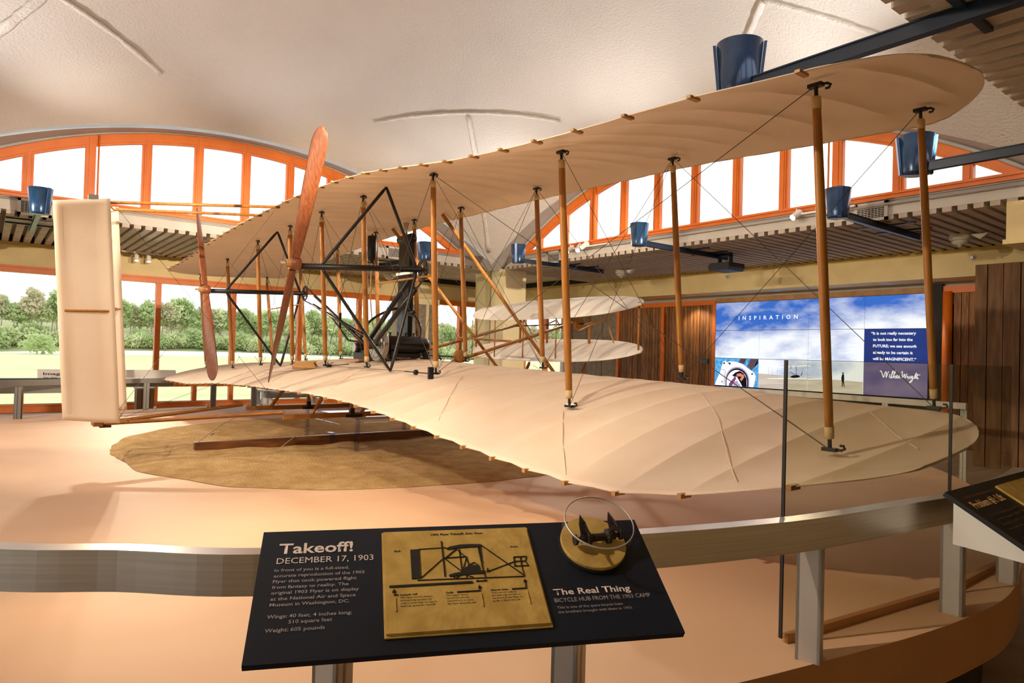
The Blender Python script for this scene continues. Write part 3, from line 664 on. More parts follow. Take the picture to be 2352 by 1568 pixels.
# ---- struts
RT = [(-1.693, 1.34), (-3.54, 1.417), (-5.273, 1.589), (-6.712, 1.629), (-7.85, 1.628), (-8.916, 1.599), (-10.258, 1.554), (-11.846, 1.428), (-13.62, 1.31)]
RB = [(-1.656, -.435), (-3.533, -.371), (-5.344, -.214), (-6.773, -.203), (-7.906, -.217), (-9.031, -.244), (-10.362, -.292), (-11.817, -.385), (-13.506, -.432)]
FT = [(-1.702, 1.524), (-3.56, 1.62), (-5.294, 1.677), (-6.688, 1.693), (-7.785, 1.70), (-8.89, 1.674), (-10.227, 1.613), (-11.85, 1.50), (-13.634, 1.36)]
FB = [(-1.659, -.266), (-3.545, -.18), (-5.31, -.151), (-6.732, -.12), (-7.857, -.079), (-9.0, -.12), (-10.339, -.176), (-11.853, -.236), (-13.60, -.30)]
RT = [Vector((a, 3.15, b)) for a, b in RT]; RB = [Vector((a, 3.285, b)) for a, b in RB]; FT = [Vector((a, 4.385, b)) for a, b in FT]; FB = [Vector((a, 4.55, b)) for a, b in FB]
def strut(a, b, tip=False):                        # a top, b bottom
    d = (b - a).normalized(); L = (b - a).length; side = Vector((0, 1, 0)); off = Vector((.006, 0, 0))
    p = [a + d * L * t for t in (.035, .1, .3, .5, .7, .9, .965)]
    s = MB().tube(p, [.017, .0185, .0205, .021, .0205, .0185, .017], 12, ry=.026, up=(0, 1, 0)).build('strut', 'strut_wood', PLANE, smooth=True)
    for q0, q1 in ((.032, .065), (.935, .968)): MB().tube([a + d * L * q0, a + d * L * q1], .0205, 12, ry=.027, up=(0, 1, 0)).build('cord_wrapping', 'strut_wrap', s, smooth=True)
    for e, sg in ((a, 1), (b, -1)):
        m = MB(); m.tube([e - d * .0 * sg, e + d * L * .034 * sg], .010, 8); m.obox(e, (1, 0, 0), (0, 1, 0), (0, 0, 1), -.035, .035, -.018, .018, -.010 if sg > 0 else -.006, .008 if sg > 0 else .012)
        m.tube([e + Vector((.03, 0, -.004 * sg)), e + Vector((.055, 0, -.004 * sg)), e + Vector((.072, .004, -.014 * sg)), e + Vector((.062, .006, -.027 * sg)), e + Vector((.046, .006, -.026 * sg))], .007, 6)
        m.build('hook_fitting', 'black_iron', s)
    return s
for i in range(9): strut(RT[i], RB[i]); strut(FT[i], FB[i])
# ---- bracing wires
def wire(a, b, r=.0024, name='bracing_wire'):
    MB().tube([a, b], r, 6).build(name, 'wire_steel', PLANE)
for i in range(8):
    wire(FT[i], FB[i + 1]); wire(FB[i], FT[i + 1])
for i in range(2, 6): wire(RT[i], RB[i + 1]); wire(RB[i], RT[i + 1])
wire(RT[0], RB[2]); wire(RB[0], RT[2]); wire(RT[8], RB[6]); wire(RB[8], RT[6])
for i in range(1, 8): wire(RT[i], FB[i], .002); wire(RB[i], FT[i], .002)
# ---- warp pulley brackets and wire on the lower wing
MB().bx(-5.375, -5.350, 3.215, 3.265, lz(-5.36, 3.23), lz(-5.36, 3.23) + .11).build('pulley_bracket', 'black_iron', PLANE)
MB().tube([(-5.9, 3.27, lz(-5.9, 3.27) + .028), (-5.40, 3.24, lz(-5.4, 3.24) + .045)], .006, 6).lathe([(.02, -.02), (.026, -.01), (.026, .01), (.02, .02)], (-5.66, 3.255, lz(-5.66, 3.25) + .036), (1, 0, 0), 10).build('turnbuckle', 'black_iron', PLANE)
wire((-7.6, 3.3, lz(-7.6, 3.3) + .012), (-5.9, 3.27, lz(-5.9, 3.27) + .03), .0025, 'warp_wire')
wire((-7.6, 3.3, lz(-7.6, 3.3) + .012), (-9.0, 2.9, lz(-9, 2.9) + .006), .002, 'warp_wire')
# ---- propellers and drive
def propeller(hub, r, T, sg, mt='prop_wood'):
    hub, r, T, Y = Vector(hub), Vector(r).normalized(), Vector(T).normalized(), Vector((0, 1, 0)); H = 1.285
    G = []
    st = [-1, -.992, -.975, -.94, -.88, -.78, -.62, -.45, -.28, -.12, -.05, 0, .05, .12, .28, .45, .62, .78, .88, .94, .975, .992, 1]
    for q in st:
        t = abs(q); s = 1 if q >= 0 else -1
        ch = (.075 + .115 * min(1, t / .88) ** .9) * (math.sqrt(max(.0004, 1 - ((t - .88) / .12) ** 2)) if t > .88 else 1)
        tk = .038 - .028 * t
        pit = math.radians(74 - 50 * min(1, t ** .8)) if t > .04 else math.radians(74)
        C = (T * s * math.cos(pit) + Y * sg * math.sin(pit)); Nn = r.cross(C).normalized(); c = hub + r * (q * H)
        ring = []
        for k in range(12):
            a = 2 * math.pi * k / 12; ring.append(c + C * (math.cos(a) * ch / 2) + Nn * (math.sin(a) * tk / 2))
        if s < 0 and False: ring = ring[::-1]
        G.append(ring)
    # two blades, each its own surface, joined at the hub
    p = MB(); p.grid(G[:12][::-1] if False else [G[i] for i in range(11)], closed=True); p.grid([G[i] for i in range(12, 23)], closed=True)
    p.f.append(tuple(range(12))); p.f.append(tuple(len(p.v) - 12 + j for j in range(12)))
    p.lathe([(.05, -.035), (.062, -.02), (.062, .045), (.05, .06)], hub, (0, 1, 0), 16)
    o = p.build('propeller', mt, PLANE, smooth=True)
    MB().lathe([(.032, -.075), (.036, -.07), (.036, -.035), (.032, -.03)], hub, (0, 1, 0), 8).build('hub_block', 'light_wood', o)
    MB().lathe([(.012, -.125), (.014, -.12), (.014, -.075), (.02, -.075), (.02, -.06)], hub, (0, 1, 0), 8).build('hub_nut', 'brushed_steel', o)
    return o
SR, SL = (Vector((-6.23, 2.25, .755)), Vector((-6.23, 3.60, .848))), (Vector((-9.45, 2.25, .70)), Vector((-9.45, 3.56, .762)))
propeller(SR[0] + Vector((0, 0, .02)), (.465, .0, .885), (.885, 0, -.465), 1)
propeller(SL[0] + Vector((0, 0, .01)), (-.435, 0, .90), (.90, 0, .435), -1)
def drive(S, up, lo):
    up, lo = Vector(up), Vector(lo)
    sh = MB().tube([S[0] + Vector((0, .06, 0)), S[1]], .030, 12).build('propeller_shaft', 'black_iron', PLANE, smooth=True)
    MB().tube([S[1] + Vector((0, -.02, 0)), S[1] + Vector((0, .06, .004))], .014, 8).build('shaft_end', 'black_iron', sh)
    rn = S[0] + (S[1] - S[0]) * .19; fn = S[0] + (S[1] - S[0]) * .97
    for a, b in ((rn, up), (rn, lo), (fn, up), (fn, lo)): MB().tube([a, a + (b - a) * .06, a + (b - a) * .94, b], [.010, .0165, .0165, .010], 10).build('shaft_brace', 'black_iron', PLANE, smooth=True)
    m = MB(); c = S[1] + Vector((0, .03, .0))            # toothed sprocket with open web
    n = 40; G = []
    for k in range(n):
        a = 2 * math.pi * k / n; ro = .102 if k % 2 else .092
        G.append([(c.x + math.cos(a) * r_, c.y + y_, c.z + math.sin(a) * r_) for r_, y_ in ((ro, -.005), (ro, .005), (.075, .005), (.075, -.005))])
    G.append(G[0]); m.grid(G, closed=True)
    for k in range(4):
        a = math.pi / 4 + k * math.pi / 2; m.tube([(c.x + math.cos(a) * .015, c.y, c.z + math.sin(a) * .015), (c.x + math.cos(a) * .08, c.y, c.z + math.sin(a) * .08)], .009, 6)
    m.lathe([(.022, -.03), (.022, .03)], c, (0, 1, 0), 12); m.build('sprocket', 'chain_iron', PLANE)
drive(SR, (-6.18, 3.15, 1.635), (-6.23, 3.285, -.225)); drive(SL, (-9.40, 3.15, 1.585), (-9.49, 3.285, -.28))
EC = Vector((-7.36, 3.60, .054))
def chain(c, name, crossed):
    d = (c - EC); d.y = 0; d.normalize(); nrm = Vector((-d.z, 0, d.x)); a = c + Vector((0, .03, 0))
    for sg in (1, -1):
        e0 = EC + nrm * .055 * sg; e1 = a + nrm * .09 * (-sg if crossed else sg)
        t0 = e0 + (e1 - e0) * .04; t1 = e0 + (e1 - e0) * .84
        MB().tube([t0, t1], .029 if not crossed else .021, 10).build('chain_tube', 'black_enamel', PLANE, smooth=True)
    m = MB()
    ends = []
    for sg in (1, -1): ends.append(EC + nrm * .055 * sg + ((a + nrm * .09 * (-sg if crossed else sg)) - (EC + nrm * .055 * sg)) * .8)
    ang0 = math.atan2(nrm.z, nrm.x); arc = [a + Vector((math.cos(ang0 - t), 0, math.sin(ang0 - t))) * .104 for t in np.linspace(0, math.pi, 13)]
    if crossed: pts = [ends[1]] + arc + [ends[0]]
    else: pts = [ends[0]] + arc + [ends[1]]
    m.tube(pts, .010, 6); m.build('drive_chain', 'chain_iron', PLANE)
chain(SR[1], 'right', False); chain(SL[1], 'left', True)
for t in (.42, .70):                                   # spreader brackets on the left pair of tubes
    p = EC + (SL[1] - EC) * t; MB().bx(p.x - .008, p.x + .008, 3.585, 3.615, p.z - .10, p.z + .10).build('chain_guide_bracket', 'black_iron', PLANE)
MB().tube([(-8.55, 3.6, .42), (-8.1, 3.66, .10), (-7.9, 3.7, .08), (-7.5, 3.7, .07)], .013, 8).build('chain_guide_strut', 'black_iron', PLANE, smooth=True)
# ---- engine
def engine():
    e = MB(); e.lathe([(.0, 3.86), (.10, 3.86), (.112, 3.875), (.112, 4.36), (.104, 4.40), (.08, 4.43), (.0, 4.44)], (-7.45, 0, .055), (0, 1, 0), 28)
    e = e.build('engine', 'black_enamel', PLANE, smooth=True)
    for (x, y) in ((-7.37, 3.92), (-7.37, 4.36), (-7.62, 4.02), (-7.62, 4.32)):
        z = lz(x, y); m = MB(); m.prism([(x, y - .05, -.02), (x, y + .05, -.02), (x, y + .028, z + .02), (x, y - .028, z + .02)], (.03, 0, 0)); m.bx(x - .03, x + .06, y - .05, y + .05, z, z + .022); m.build('engine_foot', 'black_iron', e)
    m = MB(); m.lathe([(.0, 3.69), (.150, 3.69), (.165, 3.70), (.192, 3.70), (.198, 3.71), (.198, 3.765), (.192, 3.775), (.0, 3.775)], (-7.40, 0, .048), (0, 1, 0), 44); m.build('flywheel', 'flywheel_steel', e, smooth=False)
    m = MB(); m.lathe([(.05, 3.57), (.062, 3.58), (.062, 3.63), (.05, 3.64)], (EC.x, 0, EC.z), (0, 1, 0), 18); m.lathe([(.022, 3.54), (.022, 3.80)], (EC.x, 0, EC.z), (0, 1, 0), 12); m.build('crank_sprocket', 'chain_iron', e)
    MB().bx(-7.60, -7.38, 3.95, 4.30, -.10, -.05).build('oil_pan', 'black_iron', e)
    for k in range(4):
        y = 3.96 + k * .11; MB().tube([(-7.55, y, .15), (-7.55, y, .20)], .012, 8).lathe([(.02, 0), (.02, .012)], (-7.55, y, .20), (0, 0, 1), 8).build('valve_cap', 'black_iron', e)
    MB().tube(catmull([(-7.86, 3.72, .02), (-7.86, 3.74, .22), (-7.80, 3.85, .38), (-7.85, 4.1, .50), (-7.95, 4.33, .55)], 8), .016, 8).build('water_hose', 'black_iron', e, smooth=True)
    MB().tube(catmull([(-7.42, 4.30, .14), (-7.44, 4.32, .28), (-7.58, 4.33, .42), (-7.80, 4.34, .46)], 8), .020, 8).build('water_hose', 'black_iron', e, smooth=True)
    MB().tube([(-7.62, 4.33, .485), (-7.9, 4.35, .46)], .024, 8).build('water_pipe', 'black_iron', e, smooth=True)
    # magneto and wooden bearers left of the flywheel
    z = lz(-8.0, 3.8)
    MB().bx(-8.16, -7.70, 3.62, 3.69, z, z + .022).build('engine_bearer', 'light_wood', e); MB().bx(-8.1, -7.5, 3.84, 3.90, z, z + .03).build('engine_bearer', 'light_wood', e)
    m = MB(); m.bx(-8.02, -7.72, 3.70, 3.92, z + .02, z + .13); m.bx(-8.08, -8.02, 3.74, 3.86, z + .02, z + .09); m.lathe([(.0, 3.66), (.055, 3.66), (.06, 3.68), (.06, 3.9), (.0, 3.92)], (-7.90, 0, z + .16), (0, 1, 0), 16); m.bx(-7.72, -7.56, 3.76, 3.92, z + .02, z + .11); m.build('magneto', 'black_iron', e)
    MB().lathe([(.034, 3.645), (.052, 3.645), (.052, 3.66), (.034, 3.66)], (-7.90, 0, z + .16), (0, 1, 0), 20).build('magneto_ring', 'brushed_steel', e)
    MB().bx(-7.98, -7.82, 3.74, 3.86, z + .215, z + .245).build('magneto_clamp', 'light_wood', e)
    MB().bx(-7.95, -7.70, 4.28, 4.42, lz(-7.8, 4.3), lz(-7.8, 4.3) + .07).build('carburettor_block', 'light_wood', e)
    MB().tube([(-7.34, 4.44, .10), (-7.30, 4.56, lz(-7.3, 4.5))], .010, 6).lathe([(.015, -.02), (.015, .02)], (-7.335, 4.46, .09), (0, 1, 0), 8).build('engine_stay', 'black_iron', e)
    MB().tube(catmull([(-8.3, 3.55, lz(-8.3, 3.55) + .008), (-7.95, 3.35, lz(-7.95, 3.35) + .008), (-7.6, 3.45, lz(-7.6, 3.45) + .01)], 6), .005, 6).build('speed_lever_rod', 'black_iron', e)
    MB().bx(-8.02, -7.90, 3.30, 3.36, lz(-7.96, 3.33), lz(-7.96, 3.33) + .025).build('stop_lever', 'black_iron', e)
engine()
r_ = MB().bx(-8.07, -7.78, 4.33, 4.40, -.08, 1.43).build('radiator', 'black_enamel', PLANE)
MB().lathe([(.0, -8.10), (.055, -8.10), (.062, -8.09), (.062, -7.76), (.055, -7.75), (.0, -7.75)], (0, 4.36, 1.46), (1, 0, 0), 16).build('header_tank', 'black_enamel', r_, smooth=True)
MB().lathe([(.022, 1.50), (.024, 1.56), (.042, 1.68)], (-7.95, 4.36, 0), (0, 0, 1), 14).build('filler_funnel', 'brushed_steel', r_, smooth=True)
MB().bx(-8.13, -7.74, 4.325, 4.46, .985, 1.02).build('white_strap', 'white_strap', r_)
t_ = MB().lathe([(.0, 1.60), (.062, 1.60), (.066, 1.59), (.066, 1.29), (.060, 1.275), (.008, 1.215), (.0, 1.21)], (-8.82, 4.30, 0), (0, 0, 1), 20).build('fuel_tank', 'black_enamel', PLANE, smooth=True)
MB().tube([(-8.84, 4.30, 1.60), (-8.84, 4.30, 1.63), (-8.80, 4.30, 1.63), (-8.80, 4.30, 1.60)], .006, 6).build('tank_handle', 'black_iron', t_)
MB().tube(catmull([(-8.82, 4.30, 1.21), (-8.80, 4.30, .6), (-8.60, 4.30, .1), (-8.2, 4.2, -.02)], 6), .009, 6).build('fuel_line', 'light_wood', t_, smooth=True)
# ---- pilot's cradle, control stick and guide sticks
def cradle():
    x, y = -8.32, 3.16; z = lz(x, y)
    c = MB(); U, V, W_ = Vector((.5, .86, 0)).normalized(), Vector((-.86, .5, 0)).normalized(), Vector((0, 0, 1))
    for v0, v1 in ((-.10, -.08), (.08, .10)):
        P = [Vector((x, y, z)) + U * a + V * v0 + W_ * b for a, b in ((-.11, .005), (.17, .005), (.17, .04), (.14, .085), (-.07, .085), (-.11, .06))]; c.prism(P, V * (v1 - v0))
    c.obox((x, y, z), U, V, W_, -.11, .17, -.10, .10, .002, .02)
    o = c.build('hip_cradle', 'light_wood', PLANE); MB().obox((x, y, z), U, V, W_, .04, .15, -.10, .10, .085, .10).build('cradle_bar', 'light_wood', o)
cradle()
MB().tube([(-6.62, 3.30, .70), (-6.05, 3.70, .79)], .011, 8).build('guide_stick', 'light_wood', PLANE, smooth=True)
MB().tube([(-9.86, 3.2, .52), (-9.35, 3.5, .60)], .009, 8).build('guide_stick', 'light_wood', PLANE, smooth=True)
m = MB(); q = Vector((-10.15, 3.42, lz(-10.15, 3.42))); m.tube([q, q + Vector((0, 0, .09))], .012, 8); m.lathe([(.02, 0), (.026, .012), (.02, .03)], q + Vector((0, 0, .09)), (0, 0, 1), 8); m.tube([q + Vector((-.04, 0, .04)), q + Vector((.06, 0, .04))], .007, 6); m.build('anemometer', 'black_iron', PLANE)
# ---- skids
def skid(x, zr=-.75):
    s = MB(); P = catmull([(x, 2.52, zr), (x, 3.3, zr), (x, 4.6, zr + .01), (x, 5.6, zr + .03), (x, 6.3, zr + .12), (x, 6.75, zr + .32), (x, 6.95, zr + .6)], 5)
    n = len(P); G = [[(p.x - .022, p.y, p.z - .026), (p.x + .022, p.y, p.z - .026), (p.x + .022, p.y, p.z + .026), (p.x - .022, p.y, p.z + .026)] for p in P]
    s.grid(G, closed=True); s.f.append((0, 1, 2, 3)); s.f.append(tuple(len(s.v) - 4 + j for j in range(4)))
    o = s.build('skid', 'boom_wood', PLANE)
    for y in (3.3, 4.5): MB().bx(x - .017, x + .017, y - .02, y + .02, zr + .02, lz(x, y) - .03).build('skid_post', 'boom_wood', o)
    MB().bx(x - .024, x + .024, 3.275, 3.325, zr - .03, zr + .07).build('skid_socket', 'black_iron', o); MB().bx(x - .025, x + .025, 3.22, 3.42, zr - .030, zr + .006).build('skid_plate', 'black_iron', o)
    for (y0, z0, y1) in ((2.82, zr + .01, 3.12), (3.42, zr + .02, 3.80), (4.0, zr + .01, 4.4)):
        MB().tube([(x, y0, z0), (x, y1, lz(x, y1) - .05)], .020, 4).build('skid_brace', 'boom_wood', o)
    # long outrigger from the upper front spar down to the skid's nose
    MB().tube([(x, 4.42, uz(x, 4.42) - .03), (x, 6.32, -.25), (x, 6.62, -.52)], .024, 8).build('outrigger', 'strut_wood', PLANE, smooth=True)
skid(-7.15); skid(-8.45, -.765)
for a, b in (((-7.15, 6.4, -.5), (-8.45, 4.5, -.6)), ((-8.45, 6.4, -.5), (-7.15, 4.5, -.6)), ((-7.15, 3.3, -.72), (-8.45, 3.3, -.3)), ((-8.45, 3.3, -.72), (-7.15, 3.3, -.3))): wire(a, b, .002)
# ---- elevators (canard)
def elevator():
    E = bpy.data.objects.new('elevator', None); COL.objects.link(E); E.parent = PLANE
    xc, hs = -7.82, 1.90
    def surf(name, zc, sl):
        xs = [xc + hs * q for q in [-1, -.995, -.98, -.95, -.9, -.83, -.75, -.66, -.58, -.5, -.42, -.33, -.25, -.17, -.08, 0, .08, .17, .25, .33, .42, .5, .58, .66, .75, .83, .9, .95, .98, .995, 1]]
        G = []
        for i, x in enumerate(xs):
            q = abs((x - xc) / hs); ch = .36 * (max(.0006, 1 - q ** 3.2)) ** .55; yc = 6.75; rib = .004 if i % 2 else -.003
            t, b = [], []
            for k in range(11):
                s = -1 + 2 * k / 10; y = yc + ch * s; z = zc + (y - yc) * sl + .05 * (1 - s * s) * min(1, ch / .36) * .8 - .02
                th = .013 * math.sqrt(max(0, 1 - s * s)) + .004; t.append((x, y, z + th + rib * (1 - s * s))); b.append((x, y, z - th - rib * (1 - s * s)))
            G.append(t + b[::-1])
        m = MB().grid(G, closed=True); n = len(G[0]); m.f.append(tuple(range(n))); m.f.append(tuple(len(m.v) - n + j for j in range(n))[::-1])
        return m.build(name, 'white_muslin', E, smooth=True)
    up = surf('upper_surface', .70, .50); lo = surf('lower_surface', .075, .47)
    for s_, zc, sl in ((up, .70, .5), (lo, .075, .47)):     # ribs that show through the cloth
        for k in range(13):
            q = -.92 + 1.84 * k / 12; x = xc + hs * q; ch = .34 * (1 - abs(q) ** 3.2) ** .55
            MB().tube([(x, 6.75 + ch * s, zc + ch * s * sl + .05 * (1 - s * s) * .8 - .02 + .013 * math.sqrt(1 - s * s) + .003) for s in np.linspace(-.93, .93, 8)], .004, 5).build('rib_pocket', 'white_muslin', E, smooth=True)
    for x in (-9.35, -8.72, -8.0, -7.25): MB().tube([(x, 6.44, .70 - .155 - .02), (x, 6.44, .075 - .146 - .0)], .011, 8).build('rod', 'light_wood', E, smooth=True)
    for x in (-8.62, -7.95, -7.02): MB().tube([(x, 6.88, .79), (x, 6.88, .13)], .026, 8, ry=.014, up=(0, 1, 0)).build('post', 'strut_wood', E, smooth=True)
    for x in (-5.97, -9.68): MB().tube([(x, 6.75, .71), (x, 6.75, .07)], .014, 8).build('post', 'strut_wood', E, smooth=True)
    MB().tube([(-8.65, 6.7, .42), (-6.95, 6.7, .44)], .010, 8).build('pivot_shaft', 'black_iron', E)
    MB().lathe([(.085, -.025), (.075, -.02), (.075, .02), (.085, .025)], (-7.07, 6.7, .44), (1, 0, 0), 20).build('pulley_drum', 'strut_wood', E)
    for (x, s) in ((-8.5, -1), (-7.72, -1), (-6.85, 1)):
        m = MB(); m.tube([(x, 6.62, .42), (x + .1 * s, 6.95, .52)], .011, 6); m.tube([(x + .1 * s, 6.95, .52), (x + .16 * s, 6.98, .80)], .010, 6); m.tube([(x + .1 * s, 6.95, .52), (x + .30, 6.9, .16)], .010, 6); m.build('control_horn', 'light_wood', E)
    MB().tube([(-6.55, 6.9, .58), (-7.0, 6.66, .34)], .010, 6).build('control_rod', 'light_wood', E)
elevator()
for x, y0, z0, y1, z1 in ((-7.15, 4.62, -.14, 6.72, .46), (-8.45, 4.62, -.10, 6.72, .45)):
    MB().tube([(x, y0, z0), (x, (y0 + y1) / 2, (z0 + z1) / 2), (x, y1, z1)], .022, 8).build('elevator_boom', 'strut_wood', PLANE, smooth=True)
MB().tube([(-8.45, 5.55, .20), (-7.15, 5.55, .15)], .015, 8).build('boom_crossbar', 'strut_wood', PLANE, smooth=True)
for x in (-7.15, -8.45): wire((x, 6.72, .46), (x + (.5 if x > -8 else -.5), 4.5, lz(x, 4.5)), .002); wire((x, 6.6, -.5), (x + (1.8 if x > -8 else -1.8), 4.45, lz(x, 4.45)), .002); wire((x, 6.5, .4), (x, 4.45, uz(x, 4.4)), .002)
MB().lathe([(.07, -.05), (.078, -.04), (.06, 0), (.078, .04), (.07, .05)], (-7.05, 4.68, lz(-7.05, 4.6) + .07), (1, 0, 0), 18).build('elevator_drum', 'strut_wood', PLANE, smooth=True)
MB().tube([(-7.10, 4.68, lz(-7.05, 4.6) + .06), (-8.1, 4.66, lz(-8.1, 4.6) + .05)], .010, 8).build('elevator_rod', 'black_iron', PLANE)
# ---- twin rudders
def rudder():
    Rr = bpy.data.objects.new('rudder', None); COL.objects.link(Rr); Rr.parent = PLANE
    Q = [(.444, 1.268), (.896, 1.357), (1.044, -.78), (.584, -.732)]
    def panel(x, dy, dz):
        def pt(u, v, xo):
            a = [Q[0][i] * (1 - u) + Q[1][i] * u for i in (0, 1)]; b = [Q[3][i] * (1 - u) + Q[2][i] * u for i in (0, 1)]
            return (x + xo, a[0] * (1 - v) + b[0] * v + dy, a[1] * (1 - v) + b[1] * v + dz)
        us = [0, .012, .10, .15, .3, .5, .7, .85, .90, .988, 1]; vs = [0, .004, .024, .036, .15, .3, .45, .495, .505, .55, .7, .85, .964, .976, .996, 1]
        m = MB()
        def dep(u, v):
            b = min(min(u, 1 - u) / .10, min(v, 1 - v) / .024)
            if min(u, 1 - u) < .002 or min(v, 1 - v) < .001: return .004
            return .026 if b <= 1.01 else (.012 if b > 1.45 else .012) - .003 * math.sin(v * 9 + u * 3)
        G1 = [[pt(u, v, dep(u, v)) for u in us] for v in vs]; G2 = [[pt(u, v, -dep(u, v)) for u in us] for v in vs]
        m.grid(G1); m.grid([r[::-1] for r in G2])
        rim = [G1[0][j] for j in range(len(us))] + [G1[i][-1] for i in range(1, len(vs))] + [G1[-1][j] for j in range(len(us) - 2, -1, -1)] + [G1[i][0] for i in range(len(vs) - 2, 0, -1)]
        rim2 = [(2 * x - p[0], p[1], p[2]) for p in rim]; m.grid([rim, rim2], closed=True)
        o = m.build('rudder_panel', 'muslin', Rr, smooth=True)
        c, d = Vector(pt(.11, .5, .018)), Vector(pt(.89, .5, .018)); MB().tube([c, d], .012, 4).build('rudder_rib', 'strut_wood', Rr)
        return pt
    p1 = panel(-7.42, 0, 0); p2 = panel(-8.15, .165, .06)
    for u, v in ((.93, .02), (.95, .5), (.97, .985), (.06, .03), (.06, .98)): MB().tube([p1(u, v, 0), p2(u, v, 0)], .009, 6).build('spreader', 'light_wood', Rr)
    MB().bx(-7.50, -7.40, .72, .80, 1.325, 1.37).build('pivot_clip', 'grey_steel', Rr)
rudder()
for a, b in (((-7.47, .90, 1.33), (-7.60, 2.56, UT(-7.6) + .03)), ((-8.12, 1.03, 1.38), (-8.22, 2.56, UT(-8.2) + .03))): MB().tube([a, b], .016, 8).build('tail_boom', 'strut_wood', PLANE, smooth=True)
for a, b in (((-7.78, .95, -.815), (-7.15, 2.52, -.705)), ((-7.84, .95, -.815), (-8.45, 2.48, -.72))): MB().tube([a, b], .020, 4).build('tail_boom', 'boom_wood', PLANE)
MB().bx(-7.90, -7.70, .86, .94, -.835, -.795).build('boom_joint', 'boom_wood', PLANE)
MB().bx(-7.86, -7.76, .92, 1.02, -.855, -.835).build('boom_strap', 'black_iron', PLANE)
for a, b in (((-7.47, .95, 1.30), (-7.15, 2.55, -.72)), ((-7.42, 1.0, -.7), (-7.6, 2.5, 1.5)), ((-7.5, 1.05, -.75), (-10.3, 3.2, -.35)), ((-7.5, 1.0, -.7), (-8.4, 2.5, -.72))): wire(a, b, .0018, 'rudder_wire')
# ================================================================== ON THE STAGE
def sand_patch():
    rnd = random.Random(4); tab = [(-90, 2.63), (-27, 2.99), (40, 3.1), (110, 3.2), (163, 3.35), (220, 2.95), (270, 2.63)]
    f = smooth_interp(tab + [(-140, 2.95)], 18); n = 140; G = []
    wob = [rnd.uniform(-1, 1) for _ in range(n)]; wob = [(wob[i] + wob[i - 1] + wob[(i + 1) % n] + wob[i - 2]) * .02 for i in range(n)]
    for k in range(26):
        t = max(.002, 1 - k / 25); R = []
        for j in range(n):
            a = -90 + 360 * j / n; r = (f(a) + wob[j] * .7 * (t > .8)) * t; x, y = -7.9 + r * math.cos(math.radians(a)), 3.75 + r * math.sin(math.radians(a))
            h = .030 * min(1, (1 - t) * 14) + (.012 * math.sin(x * 6.5 + 2 * math.sin(y * 1.7)) * math.sin(y * 3.1 + x) + .008 * math.sin(y * 11 + x * 3 + math.sin(x * 5))) * min(1, (1 - t) * 6)
            R.append((x, y, stage_z(x, y) + .004 + h))
        G.append(R)
    o = MB().grid(G, closed=True).build('sand_patch', 'sand', smooth=True); o['kind'] = 'stuff'
    tag(o, 'round patch of rippled brown sand on the stage under the biplane', 'sand')
sand_patch()
t = thing('launching_rail', (-7.83, 4.5, -1.18), 'long dark wooden launching rail with metal top strip lying on the sand', 'rail')
MB().bx(-7.868, -7.792, 1.81, 8.2, -1.172, -1.062).build('beam', 'dark_wood', t); MB().bx(-7.850, -7.810, 1.80, 8.2, -1.062, -1.055).build('metal_strip', 'brushed_steel', t)
for y in (2.02, 4.4, 6.6): MB().bx(-7.98, -7.66, y - .05, y + .05, -1.195, -1.165).build('tie', 'dark_wood', t)
for y in (1.86,): MB().bx(-7.872, -7.788, y, y + .16, -1.10, -1.075).build('end_plate', 'dark_wood', t)
def clip(y):
    o = thing('acrylic_clip', (-7.83, y, -1.17), 'small clear acrylic clip gripping the launching rail, ' + ('nearer the rail end' if y < 3.8 else 'under the wing edge'), 'clip', 'acrylic clips on the rail')
    MB().bx(-7.785, -7.770, y - .03, y + .03, -1.19, -1.03).build('upright', 'acrylic_edge', o); MB().bx(-7.89, -7.770, y - .03, y + .03, -1.052, -1.03).build('lip', 'acrylic', o); MB().bx(-7.78, -7.70, y - .03, y + .03, -1.19, -1.165).build('foot', 'acrylic', o)
clip(3.35); clip(4.62)
t = thing('acrylic_stand', (-7.8, 4.0, -1.18), 'clear acrylic stand on the sand holding up the aircraft skids', 'stand')
for x in (-7.06, -8.55):
    for y in (3.33, 4.75): MB().bx(x - .025, x + .025, y - .02, y + .02, -1.19, -.80).build('leg', 'acrylic_edge', t)
    MB().bx(x - .012, x + .012, 3.35, 4.73, -1.17, -.84).build('side_sheet', 'acrylic', t)
for y in (3.33, 4.75): MB().bx(-8.53, -7.08, y - .008, y + .008, -1.17, -.90).build('end_sheet', 'acrylic', t)
MB().bx(-8.6, -7.0, 3.28, 4.80, -.80, -.781).build('top_sheet', 'acrylic', t)
MB().bx(-8.6, -7.0, 3.275, 3.283, -.80, -.781).bx(-7.0, -6.994, 3.28, 4.8, -.80, -.781).build('sheet_edge', 'acrylic_edge', t)
for (p, q, lab) in (((-8.40, 2.66, -.77), (-7.82, 1.84, -1.06), 'thin tie-down cable running from the left skid to the rail end'), ((-7.15, 3.1, -.75), (-6.9, 2.25, -1.17), 'thin tie-down cable curving from the right skid to the sand')):
    mid = (Vector(p) + Vector(q)) / 2 + Vector((0, -.04, .03))
    tag(MB().tube(catmull([p, mid, q], 8), .004, 6).lathe([(.008, -.025), (.008, .025)], Vector(q) + (Vector(p) - Vector(q)) * .22, Vector(p) - Vector(q), 8).build('tie_down_cable', 'brushed_steel'), lab, 'cable')
